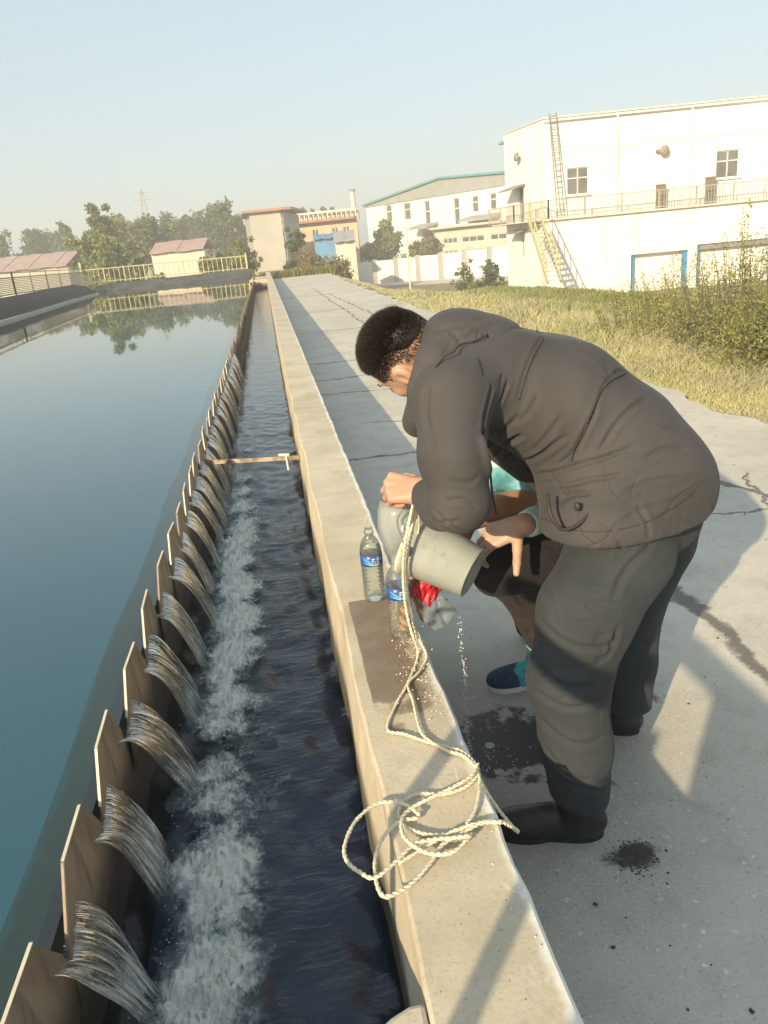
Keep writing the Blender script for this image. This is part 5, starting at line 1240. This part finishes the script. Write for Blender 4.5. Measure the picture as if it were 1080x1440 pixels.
hl_ = [Vector(p) for p in [(0.5387, 1.45, 0.3868), (0.5842, 1.45, 0.3818), (0.6396, 1.45, 0.3851), (0.7192, 1.45, 0.3932), (0.799, 1.45, 0.4126), (0.8547, 1.45, 0.4323)]]
link('hem_stitching', (MB().tube(surf_line(hl_, JV, .0006), .0010, 5), M['jacket_seam'], True), p1)
link('drawcord', (MB().tube(catmull([(0.5333, 1.5, 0.4624), (0.528, 1.47, 0.4296), (0.5489, 1.46, 0.3946), (0.5836, 1.46, 0.3993), (0.6131, 1.47, 0.4175)], 6), .0038, 6), M['jacket_seam'], True), p1)
link('drawcord', (MB().tube(catmull([(0.4529, 1.66, 0.5188), (0.454, 1.66, 0.4673), (0.4568, 1.66, 0.4146), (0.4636, 1.66, 0.371)], 6), .0028, 6), M['jacket_seam'], True), p1)
link('cord_lock', (MB().lathe([(0, -.009), (.006, -.008), (.007, 0), (.005, .008), (0, .009)], (0.5879, 1.47, 0.4372), 10), M['jacket_seam'], True), p1)
# inner shirt cuff on the far wrist
a = np.array((0.6236, 1.858, 0.2649)); 
garment('shirt_cuff', [cone(a, a+wr_*.045, .039, .036), ('f', lambda d, P: np.maximum(np.maximum(d, (P-a-wr_*.040)@wr_), -(P-a+wr_*.01)@wr_))], .0035, M['cuff'], p1, (), .001, 60, 1)
# trousers
tk = chain([(0.8032, 1.62, 0.3347), (0.7266, 1.56, 0.2781), (0.6186, 1.5, 0.1686), (0.5687, 1.48, 0.0123), (0.5748, 1.455, -0.1473), (0.5809, 1.45, -0.2813)], [.10, .118, .106, .091, .081, .072], .03)
tk += chain([(0.8906, 1.74, 0.3201), (0.9087, 1.77, 0.2088), (0.8611, 1.8, 0.0047), (0.864, 1.8, -0.1745), (0.8624, 1.8, -0.3389), (0.864, 1.8, -0.4371)], [.118, .112, .095, .078, .068, .062], .02)
tk += [cone((0.8585, 1.64, 0.3256), (0.9109, 1.74, 0.2844), .105, .105, .03)]
zf = -.42
def hems(d, P):
    L_ = P[..., 0] < .72
    a = zf+.115+.10*(P[..., 0]-.60)*-.6; e = np.where(P[..., 1] < 1.64, -.29-(P[..., 0]-.53)*.28, -.315)-P[..., 2]
    return np.maximum(d, e)
tk += [('f', hems)]
TL_ = [([(0.5097, 1.42, 0.3414), (0.5487, 1.42, 0.3597), (0.6266, 1.42, 0.3594)], .006, .010), ([(0.4832, 1.42, 0.1957), (0.5305, 1.42, 0.153), (0.5953, 1.42, 0.1385), (0.6475, 1.42, 0.1507)], .007, .010), ([(0.6402, 1.42, 0.2382), (0.6907, 1.42, 0.2973), (0.7537, 1.42, 0.3372)], .008, .010), ([(0.6587, 1.42, 0.3023), (0.7135, 1.42, 0.3514), (0.784, 1.42, 0.3847)], .006, .009),
 ([(0.4614, 1.4, 0.106), (0.5215, 1.4, 0.0507), (0.5951, 1.4, 0.05)], .012, .012), ([(0.4723, 1.4, 0.0235), (0.5373, 1.4, -0.0014), (0.6233, 1.4, 0.0139)], .008, .010), ([(0.4858, 1.4, -0.1194), (0.5356, 1.4, -0.1781), (0.6212, 1.4, -0.1858)], .007, .009), ([(0.4789, 1.4, -0.0516), (0.5364, 1.4, -0.0911), (0.6206, 1.4, -0.0885)], .007, .010), ([(0.595, 1.4, 0.1001), (0.6274, 1.4, 0.1209), (0.6447, 1.4, 0.1789)], .010, .010),
 ([(0.4931, 1.4, -0.1792), (0.5524, 1.4, -0.2113), (0.6303, 1.4, -0.2436)], .005, .008), ([(0.851, 1.7, -0.0615), (0.8815, 1.7, -0.0817), (0.9014, 1.7, -0.0766)], .005, .008), ([(0.8435, 1.7, -0.18), (0.8739, 1.7, -0.1743), (0.8898, 1.7, -0.1617)], .006, .008)]
garment('trousers', tk, .0065, M['trouser'], p1, TL_, .005, 14, 3, 21)
# shoes: near foot points left to the coping, far foot behind it
for heel, toe in (((.640, 1.445, zf), (.385, 1.520, zf)), ((.905, 1.80, zf), (.690, 1.93, zf))):
    sp_, sole = shoe_prims(heel, toe); 
    sp_.insert(-1, cone(np.array(heel)*.78+np.array(toe)*.22+[0, 0, .05], np.array(heel)*.80+np.array(toe)*.20+[0, 0, .16], .040, .040, .02))
    o, sv, sf = garment('shoe', sp_, .0038, M['shoe'], p1, (), .0006, 50, 2); link('sole', (sole, M['sole']), o)

# ------------------------------------------------------------------ squatting person behind the bucket
p2 = thing('person', 'squatting person in white and blue shirt and dark trousers holding a bottle, mostly hidden', 'person', (.70, 2.15, -.42))
h2 = (0.5154, 2.16, 0.4593); U2 = (-.50, .0, .85); F2d = (-.85, -.1, -.5)
hp2, G2, ax2 = head_prims(h2, U2, F2d, (0.5992, 2.18, 0.3675))
V1, F1_ = body_arrays(hp2, .0055)
w3 = np.array((0.3035, 1.965, 0.1015)); w4 = np.array((0.4177, 1.93, 0.1852))
fa = chain([(0.4581, 2.1, 0.1749), (0.3708, 2.04, 0.1314), w3], [.040, .034, .027], .01)+hand(w3, (-.62, -.62, -.50), (.35, .60, .45), 1, (.45, .5, .5, .5), 1.0, .04, (.35, .75, .45), .25)
fb = chain([(0.6929, 2.06, 0.2429), (0.5691, 2.02, 0.2534), (0.4643, 1.98, 0.2495), w4], [.047, .043, .036, .028], .01)+hand(w4, (-.92, .02, -.2), (0, .3, .9), -1, (.5, .5, .5, .5), 1.0, .04, (.4, .8, .3), .25)
V2, F2 = body_arrays(fa, .0028); V3, F3 = body_arrays(fb, .0032)
inn = chain([(0.5992, 2.18, 0.3675), (0.6745, 2.22, 0.2553), (0.7907, 2.23, 0.0921), (0.8816, 2.22, -0.0681), (0.6942, 2.06, 0.0279), (0.5567, 1.99, 0.0649), (0.6446, 2.06, -0.0596), (0.7112, 2.115, -0.261)], [.05, .09, .10, .09, .055, .038, .030, .022], .02)
inn += chain([(0.6028, 2.12, 0.3496), (0.4974, 2.1, 0.2926), (0.4581, 2.1, 0.1749)], [.05, .042, .036], .02)+chain([(0.6518, 2.14, 0.3267), (0.6929, 2.06, 0.2429)], [.05, .04], .02)
V4, F4 = body_arrays(inn, .010)
link('body', mesh_np('body', np.concatenate([V1, V2, V3, V4]), [np.concatenate([F1_, F2+len(V1), F3+len(V1)+len(V2), F4+len(V1)+len(V2)+len(V3)])], M['skin2'], True), p2)
hair_cap(h2, U2, F2d, p2)
def shirt_mat():
    t = NT('white_blue_shirt'); q = t.sep(); n = t.noise(9, 4, .6)
    z = t.math('ADD', q[2], t.math('MULTIPLY', n, .05)); m_ = t.math('MULTIPLY', t.rng(z, .392, .402, 1, 0), t.rng(z, .30, .31))
    c = t.mix(m_, (.74, .74, .72), t.mix(t.rng(t.noise(25, 3), .4, .6), (.10, .32, .42), (.20, .45, .55)))
    return t.fin(c, .8, t.bump(n, .4, .02), .3)
M['shirt'] = shirt_mat()
sk = chain([(0.8574, 2.22, -0.0389), (0.7715, 2.24, 0.1403), (0.6573, 2.22, 0.2855)], [.150, .140, .115], .05)+chain([(0.6028, 2.12, 0.3496), (0.4974, 2.1, 0.2926), (0.4242, 2.09, 0.1902)], [.07, .056, .052], .03)+chain([(0.6566, 2.12, 0.3316), (0.6959, 2.08, 0.2628)], [.068, .058], .03)
garment('shirt', sk, .008, M['shirt'], p2, (), .005, 16, 2, 31)
M['trouser2'] = cloth('brown_trousers', (.042, .034, .036), .85, 500, 9, .4); M['dark_cloth'] = cloth('black_cloth', (.022, .020, .024), .85, 500, 9, .4)
bk = chain([(0.8697, 2.16, -0.041), (0.6908, 2.05, 0.0327), (0.5498, 1.98, 0.0725)], [.125, .088, .062], .03)+chain([(0.5498, 1.98, 0.0725), (0.6447, 2.06, -0.0548), (0.7117, 2.115, -0.2403)], [.060, .056, .046], .02)
bk += chain([(0.926, 2.3, -0.1085), (0.7387, 2.38, -0.0863), (0.7832, 2.42, -0.364)], [.12, .08, .05], .03)
garment('trousers', bk, .007, M['trouser2'], p2, [([(0.591, 1.95, 0), (0.6323, 1.95, -0.0527), (0.6641, 1.95, -0.0812)], .008, .009), ([(0.5797, 1.95, -0.021), (0.6203, 1.95, -0.0973), (0.6457, 1.95, -0.1252)], .006, .008)], .004, 18, 2, 33)
ck = chain([(0.7959, 2.06, 0.0711), (0.6647, 1.97, 0.1039), (0.5433, 1.92, 0.0968)], [.080, .078, .060], .03)+[cone((0.7081, 2, 0.1303), (0.5493, 1.97, 0.1324), .075, .055, .03), cone((0.6396, 1.96, 0.0895), (0.512, 1.92, 0.0886), .06, .05, .03)]
garment('dark_flap', ck, .007, M['dark_cloth'], p2, (), .006, 20, 2, 35)  # dark cloth piece over the thigh and knee
sh2, so2 = shoe_prims((.775, 2.125, zf), (.545, 2.15, zf)); 
def sneaker():
    t = NT('navy_teal_sneaker'); n = t.voro(30, t.mapp((1, 1, 1))); q = t.sep()
    b = t.near(.672, 2.12, .030, .040, .012, 16); c = t.mix(b, (.018, .040, .085), (.06, .42, .45)); c = t.mix(t.rng(t.noise(90, 2), .5, .6, 0, .5), c, (.03, .09, .16)); return t.fin(c, .7, t.bump(t.noise(300, 2), .4, .001), .3)
o, _, _ = garment('sneaker', sh2, .0038, sneaker(), p2, (), .0008, 60, 1); link('sole', (so2, plain('white_rubber', (.68, .70, .68), .6, .06)), o)
lc = MB()
for i in range(5):
    a_ = Vector((.775, 2.125, 0)).lerp(Vector((.545, 2.15, 0)), .30+.085*i); d_ = Vector((-.11, -.99, 0)); z_ = zf+.098-.008*i
    lc.tube([a_+d_*.024+Vector((0, 0, z_-.006)), a_+Vector((0, 0, z_+.003)), a_-d_*.024+Vector((0, 0, z_-.006))], .0022, 5)
k = link('lace', (lc, plain('mint_lace', (.45, .70, .66), .8, .1)), o); k['kind'] = 'stuff'
garment('sock', [cone((.722, 2.13, zf+.08), (.712, 2.12, zf+.165), .042, .039)], .005, cloth('mint_sock', (.22, .55, .50), .9), p2, (), .001, 50, 1)
sh3, so3 = shoe_prims((.99, 2.50, zf), (.80, 2.42, zf)); o, _, _ = garment('sneaker', sh3, .005, D.materials['navy_teal_sneaker'], p2, (), .0008, 60, 1); link('sole', (so3, D.materials['white_rubber']), o)

# ================================================================== bucket, bottles, rope and small things
def frame_of(axis, ref=(0, 1, 0)):
    Z = Vector(axis).normalized(); X = Vector(ref).cross(Z).normalized(); return X, Z.cross(X), Z
bb = Vector((0.4154, 1.72, 0.2019)); bm = Vector((0.3046, 1.8, 0.2567)); bx = (bm-bb).normalized(); BL = .175
bm = bb+bx*BL; fx = frame_of(bx)
def bucket_mat():
    t = NT('bucket_paint'); n = t.noise(11, 5, .65); n2 = t.noise(34, 4, .6); q = t.sep()
    c = t.mix(t.rng(n, .35, .65), (.34, .37, .35), (.41, .43, .40)); c = t.mix(t.rng(n2, .55, .75, 0, .6), c, (.20, .24, .16))
    c = t.mix(t.near(.49, 1.7, .02, .05, .03, 20), c, (.16, .20, .12)); return t.fin(c, .5, t.bump(n2, .2, .002), .45)
M['bucket'] = bucket_mat()
bu = thing('bucket', 'grey-green metal bucket tilted by the standing man with water dripping off', 'bucket', tuple(bb))
prof = [(0, .006), (.060, .006), (.064, .0), (.067, .002), (.083, BL-.012), (.087, BL-.010), (.088, BL-.002), (.085, BL), (.081, BL-.004), (.064, .012), (0, .012)]
link('bucket_body', (MB().lathe(prof, bb, 44, fx), M['bucket'], True), bu)
link('rim_strip', (MB().lathe([(.084, BL-.006), (.0885, BL-.006), (.0885, BL+.004), (.084, BL+.004), (.084, BL-.006)], bb, 44, fx), plain('pale_rim', (.60, .57, .44), .5, .15, 20, .1), True), bu)
lhp = Vector((0.2846, 1.74, 0.4095))
ears = []
for s in (1, -1):
    d = fx[1]*s; e = bb+bx*(BL-.018)+d*.090; ears.append(e)
    link('ear', (MB().lathe([(0, .006), (.012, .005), (.014, 0), (.012, -.004), (0, -.005)], e, 12, frame_of(d)), M['grey_metal'], True), bu)
link('bail', (MB().tube(catmull([ears[0], ears[0]*.45+lhp*.55+Vector((-.03, -.03, 0)), lhp, ears[1]*.45+lhp*.55+Vector((-.03, .03, 0)), ears[1]], 10), .0028, 8), M['grey_metal'], True), bu)
# drips from the lowest edge of the bucket
rng2 = np.random.default_rng(12); P = []
lo_ = np.array((0.3636, 1.68, 0.1404))
for i in range(150): 
    f = rng2.uniform(0, 1)**.7; P.append(lo_+np.array([rng2.normal()*.004+.006*f, rng2.normal()*.004, -f*.50]))
for i in range(90): P.append(np.array([rng2.normal(.43, .05), rng2.normal(1.75, .07), zf+.004+abs(rng2.normal(0, .02))]))
for i in range(120): P.append(np.array([rng2.normal(.235, .03), rng2.normal(1.70, .12), .004+abs(rng2.normal(0, .006))]))
struct('water_drips', specks('drips', np.array(P), rng2.uniform(.0009, .0026, len(P)), M['drop']), 'stuff')

# clear plastic
def clear(name, col=(.92, .95, .95), rough=.05, diff=.10, ior=1.35):
    t = NT(name); t.n.remove(t.b); n = t.noise(30, 3, .6); nb = t.bump(n, .5, .004)
    tr = t.n.new('ShaderNodeBsdfTransparent'); tr.inputs[0].default_value = (*col, 1); gl = t.n.new('ShaderNodeBsdfGlossy'); gl.inputs['Roughness'].default_value = rough
    df = t.n.new('ShaderNodeBsdfDiffuse'); df.inputs[0].default_value = (.75, .78, .78, 1)
    lw = t.n.new('ShaderNodeLayerWeight'); lw.inputs[0].default_value = .35; m1 = t.n.new('ShaderNodeMixShader'); m2 = t.n.new('ShaderNodeMixShader'); m2.inputs[0].default_value = diff
    t.lk(nb, gl.inputs['Normal']); t.lk(nb, lw.inputs['Normal'])
    k = t.math('MULTIPLY', lw.outputs['Fresnel'], .75)
    t.lk(k, m1.inputs[0]); t.lk(tr.outputs[0], m1.inputs[1]); t.lk(gl.outputs[0], m1.inputs[2]); t.lk(m1.outputs[0], m2.inputs[1]); t.lk(df.outputs[0], m2.inputs[2]); t.lk(m2.outputs[0], t.out.inputs['Surface']); return t.m
M['pet'] = clear('clear_bottle_plastic', diff=.06); M['film'] = clear('cloudy_plastic', (.84, .88, .90), .2, .20); M['bottle_water'] = clear('water_in_bottle', (.95, .97, .95), .03, .05)
M['label'] = plain('blue_label', (.025, .085, .30), .35, .12, 12, .05); M['label_lt'] = plain('pale_label_print', (.75, .80, .85), .4, .05); M['label_mid'] = plain('sky_blue_print', (.12, .36, .62), .4, .05)
def bottle(lab, pos, rot, capped):
    t = thing('water_bottle', lab, 'bottle', pos)
    p = Vector(pos); r = .0325
    pr = [(0, .006), (.020, .002), (.029, .004), (r, .012)]
    for i in range(7): z = .018+i*.013; pr += [(r, z), (r-.0016, z+.0045), (r, z+.009)]
    pr += [(r, .112), (r-.0015, .116), (r-.0015, .150), (r, .154), (r-.001, .166), (.027, .182), (.019, .196), (.0125, .204), (.0125, .212), (.0155, .213), (.0155, .216), (.0120, .217), (.0120, .228)]
    link('bottle_shell', (MB().lathe(pr, p, 32), M['pet'], True), t)
    lv = .105 if not capped else .172
    wp = [(0, .008)]+[(a-.0015, b) for a, b in pr[2:] if b < lv]+[(min(r-.003, .031) if lv < .16 else .028, lv), (0, lv)]
    link('water', (MB().lathe(wp, p, 28), M['bottle_water'], True), t)
    lb = link('label', (MB().lathe([(r-.0006, .1165), (r+.0004, .117), (r+.0004, .1495), (r-.0006, .150)], p, 40), M['label'], True), t)
    # pale print on the label: two brush characters and waves, wrapped round the bottle
    def arc(a0, a1, z0, z1, mb, th=.0016):
        n = 7; pts = []
        for i in range(n+1):
            a = rot+a0+(a1-a0)*i/n; z = z0+(z1-z0)*i/n; pts.append(p+Vector(((r+.0008)*math.cos(a), (r+.0008)*math.sin(a), z)))
        for q, w in zip(pts, pts[1:]):
            ra = Vector((q.x-p.x, q.y-p.y, 0)).normalized(); mb.bar(q, w, th, .0004, ra) if False else mb.add([q-Vector((0, 0, th)), w-Vector((0, 0, th)), w+Vector((0, 0, th)), q+Vector((0, 0, th))], [(0, 1, 2, 3)])
    c = MB()
    for (a0, a1, z0, z1) in ((-.30, .02, .141, .141), (-.16, -.14, .146, .131), (-.32, -.15, .135, .137), (-.12, .04, .134, .131), (-.28, -.20, .129, .134), (.14, .40, .143, .144), (.26, .28, .147, .131), (.14, .42, .137, .138), (.16, .20, .131, .137), (.36, .38, .131, .138), (.18, .36, .130, .130), (.5, .64, .139, .139), (.5, .64, .134, .134)):
        arc(a0, a1, z0, z1, c, .0011)
    for (a0, a1, z0, z1) in ((-.5, .3, .1235, .1225), (-.1, .62, .1205, .122)): arc(a0, a1, z0, z1, c, .0007)
    link('label_print', (c, M['label_lt']), lb)
    c = MB()
    for (a0, a1, z0, z1) in ((-1.1, -.3, .143, .130), (-1.0, -.2, .137, .125), (-1.1, -.2, .130, .120), (-.9, .4, .1275, .1265)): arc(a0, a1, z0, z1, c, .0016)
    link('label_waves', (c, M['label_mid']), lb)
    if False: link('cap', (MB().lathe([(0, .2365), (.0135, .236), (.0145, .234), (.0145, .219), (.0125, .2185)], p, 24), plain('white_cap', (.75, .76, .74), .4, .05), True), t)
    return t
b2p = (0.1971, 2.074, 0.001); b1p = (0.2365, 1.828, 0.001)
bottle('water bottle with blue label standing farther along the coping, nearer the channel', b2p, -1.35, True)
bottle('water bottle with blue label being filled under the funnel at the coping edge', b1p, -1.35, False)
bt = Vector(b1p)
# cloudy plastic funnel over the nearer bottle
fn = thing('plastic_funnel', 'cloudy clear plastic funnel held over the mouth of the nearer bottle', 'funnel', (bt.x, bt.y, .22))
fax = frame_of((.16, .10, 1)); fc = bt+Vector((0, 0, .212))
link('funnel_cone', (MB().lathe([(.0115, -.02), (.0125, .008), (.026, .030), (.045, .062), (.054, .100), (.055, .135), (.050, .165), (.047, .166), (.052, .135), (.051, .100), (.042, .064), (.023, .032), (.010, .010)], fc, 36, fax), M['film'], True), fn)

# rope
M['rope'] = plain('nylon_rope', (.66, .60, .46), .75, .14, 60, .5, 240, .002)
def rope_strand(pts, r=.0035, n=5): return catmull(pts, n)
def twist(mb, path, r=.0036, pitch=.022, n=5):
    """two-ply look: two thin strands wound round the path"""
    L = 0; prev = None; A_ = []; B_ = []
    pts = [path[0]]
    for a, b in zip(path, path[1:]):
        d = (b-a).length; k = max(1, int(d/.0055))
        for i in range(1, k+1): pts.append(a.lerp(b, i/k))
    for i, p in enumerate(pts):
        t = (pts[min(i+1, len(pts)-1)]-pts[max(i-1, 0)]).normalized(); u = t.cross(Vector((0, 0, 1)) if abs(t.z) < .9 else Vector((1, 0, 0))).normalized(); w = t.cross(u)
        if i: L += (p-pts[i-1]).length
        a = L/pitch*2*math.pi; o = (u*math.cos(a)+w*math.sin(a))*r*.46; A_.append(p+o); B_.append(p-o)
    mb.tube(A_, r*.62, n); mb.tube(B_, r*.62, n)
rp = thing('rope', 'pale twisted rope hanging from the bucket and coiled on the coping edge', 'rope', (0.1735, 1.071, 0.004))
zr = .006
runs = []
R1 = [(0.2808, 1.715, 0.4215), (0.2622, 1.7, 0.3751), (0.2405, 1.69, 0.2997), (0.2361, 1.72, 0.2027), (0.2398, 1.73, 0.1147), (0.2451, 1.7, 0.0667)]+[(0.2557, 1.704, 0.006), (0.208, 1.583, 0.006), (0.1623, 1.495, 0.006), (0.1313, 1.412, 0.006)]+[(0.1628, 1.384, 0.008), (0.2005, 1.348, 0.008), (0.238, 1.318, 0.008), (0.2657, 1.296, 0.008), (0.2821, 1.256, 0.008), (0.2807, 1.218, 0.008), (0.25, 1.188, 0.008), (0.2018, 1.178, 0.008), (0.1604, 1.191, 0.008), (0.1309, 1.18, 0.008), (0.1124, 1.151, 0.008), (0.1157, 1.117, 0.008), (0.1406, 1.09, 0.008), (0.1787, 1.075, 0.008), (0.2221, 1.079, 0.008)]
R2 = [(0.2948, 1.73, 0.4076), (0.2767, 1.72, 0.3569), (0.2513, 1.71, 0.2808), (0.2475, 1.74, 0.1881), (0.2528, 1.745, 0.1052), (0.2589, 1.72, 0.0539)]+[(0.2747, 1.687, 0.01), (0.2431, 1.619, 0.01), (0.2061, 1.571, 0.01), (0.2043, 1.497, 0.01), (0.1986, 1.392, 0.01), (0.2083, 1.348, 0.01), (0.24, 1.3, 0.01), (0.2646, 1.279, 0.01), (0.2803, 1.238, 0.01), (0.2775, 1.19, 0.01), (0.2504, 1.121, 0.01), (0.2242, 1.087, 0.01)]
R3 = [Vector(v) for v in [(0.2232, 1.052, 0.016), (0.1961, 1.055, 0.016), (0.1554, 1.06, 0.016), (0.1217, 1.055, 0.016), (0.0839, 1.023, 0.016), (0.0467, 0.9995, 0.016), (0.024, 1.018, 0.016), (0.0065, 1.045, 0.016), (0.0048, 1.082, 0.016), (0.0292, 1.137, 0.016), (0.0679, 1.171, 0.016), (0.0991, 1.173, 0.016), (0.1288, 1.157, 0.016), (0.1468, 1.125, 0.016)]]
R4 = [(0.1435, 1.123, 0.012), (0.1077, 1.121, 0.012), (0.076, 1.093, 0.012), (0.0545, 1.049, 0.012), (0.0485, 0.9979, 0.012), (0.0552, 0.9634, 0.012), (0.0774, 0.9639, 0.012), (0.1071, 0.9791, 0.012), (0.1456, 1.015, 0.012), (0.1716, 1.048, 0.012), (0.2114, 1.066, 0.012), (0.2491, 1.082, 0.012), (0.2853, 1.076, 0.012)]
R5 = [(0.2228, 1.05, 0.018), (0.183, 1.021, 0.018), (0.1452, 1.028, 0.018), (0.1214, 1.053, 0.018), (0.1084, 1.085, 0.018), (0.1151, 1.124, 0.018), (0.1374, 1.145, 0.018)]+[(0.181, 1.16, 0.022), (0.2258, 1.177, 0.022), (0.2651, 1.2, 0.022), (0.2845, 1.23, 0.022)]
R6 = [(0.0899, 1.024, 0.012), (0.1446, 1.052, 0.012), (0.2009, 1.076, 0.012), (0.2549, 1.084, 0.012)]+[(0.2877, 1.085, 0.004), (0.3076, 1.096, -0.02), (0.3248, 1.115, -0.05)]
R7 = [(0.281, 1.199, 0.006), (0.2922, 1.183, -0.02), (0.3136, 1.174, -0.06), (0.3359, 1.177, -0.1), (0.3479, 1.185, -0.12)]
for R_ in (R1, R2, R3, R4, R5, R6, R7):
    mb = MB(); twist(mb, catmull([Vector(p) for p in R_], 7), .0042); link('rope_run', (mb, M['rope'], True), rp)
mb = MB(); twist(mb, catmull([(0.2949, 1.7, 0.442), (0.2795, 1.7, 0.4193), (0.2706, 1.71, 0.4352), (0.2892, 1.72, 0.4509)], 8), .004); twist(mb, catmull([(0.2646, 1.74, 0.2669), (0.2932, 1.75, 0.3347), (0.2877, 1.73, 0.4068)], 8), .004); link('rope_knot', (mb, M['rope'], True), rp)
# red cloth / bag below the bucket
def crumple(name, c, size, seed, mat, parent=None, flat=1.):
    r = np.random.default_rng(seed); n = 22; u, v = np.meshgrid(np.linspace(-1, 1, n), np.linspace(-1, 1, n)); P = np.stack([u*size[0], .3*size[1]*wob3(np.stack([u, v, 0*u], -1).reshape(-1, 3), 3.5, seed).reshape(n, n)*3, v*size[2]], -1).reshape(-1, 3)
    P += np.stack([wob3(P, 60, seed+i)*.006 for i in range(3)], -1); P += np.array(c)
    i_ = np.arange((n-1)*n).reshape(n-1, n)[:, :-1].ravel(); me = mesh_np(name, P, [np.stack([i_, i_+1, i_+1+n, i_+n], -1)], mat, True)
    o = link(name, me, parent); s = o.modifiers.new('thick', 'SOLIDIFY'); s.thickness = .0015; return o
bag = thing('plastic_bag', 'red and clear plastic bag hanging beside the coping below the bucket', 'bag', (.33, 1.86, -.30))
def rot_me(o, ang, c):
    for v in o.data.vertices:
        x, z = v.co.x-c[0], v.co.z-c[2]; v.co.x = c[0]+x*math.cos(ang)-z*math.sin(ang); v.co.z = c[2]+x*math.sin(ang)+z*math.cos(ang)
c_ = (0.3253, 1.86, 0.1099); o = crumple('red_panel', c_, (.040, .03, .036), 3, plain('red_plastic', (.50, .025, .04), .4, .15, 20, .2), bag); rot_me(o, .75, c_)
c_ = (0.3438, 1.86, 0.034); o = crumple('clear_panel', c_, (.042, .03, .04), 6, M['pet'], bag); rot_me(o, .6, c_)
# stones, crumbs and dark flakes lying on the pavement and coping
def flakes(name, P, S, mat):
    r = np.random.default_rng(3); n = len(P); a = r.uniform(0, 6.28, n); V = []
    for k in range(4): V.append(np.stack([P[:, 0]+np.cos(a+k*1.57)*S*r.uniform(.5, 1.2, n), P[:, 1]+np.sin(a+k*1.57)*S*r.uniform(.5, 1.2, n), P[:, 2]+0*a], -1))
    V.append(P+np.stack([0*a, 0*a, S*.5], -1)); V = np.stack(V, 1).reshape(-1, 3); k = np.arange(n)[:, None]*5
    return mesh_np(name, V, [np.concatenate([k+np.array([[i, (i+1) % 4, 4]]) for i in range(4)])], mat)
r_ = np.random.default_rng(9); P = []
n = 420; q = np.stack([r_.uniform(.35, 3.2, n), .9+10*r_.uniform(0, 1, n)**1.7, np.full(n, -.418)], -1); S = r_.uniform(.002, .008, n)
n2 = 260; q2 = np.stack([r_.normal(.676, .026, n2), r_.normal(1.36, .028, n2), np.full(n2, -.419)], -1); S2 = r_.uniform(.002, .006, n2)
struct('grit', flakes('grit', np.concatenate([q, q2]), np.concatenate([S, S2]), M['dark']), 'stuff')
n = 240; q = np.stack([r_.normal(.262, .016, n), r_.uniform(.8, 6, n), np.full(n, .0015)], -1); q = q[q[:, 0] < .28]
struct('lime_crumbs', flakes('lime', q, r_.uniform(.001, .0035, len(q)), plain('lime', (.68, .66, .60), .9, .1)), 'stuff')
n = 500; yy = r_.uniform(.8, 9, n)**1.0; q = np.stack([.292+np.abs(r_.normal(0, .02, n)), yy, np.full(n, -.418)], -1)
struct('edge_rubble', flakes('rubble', q, r_.uniform(.002, .006, n), plain('pale_rubble', (.42, .40, .36), .9, .2)), 'stuff')
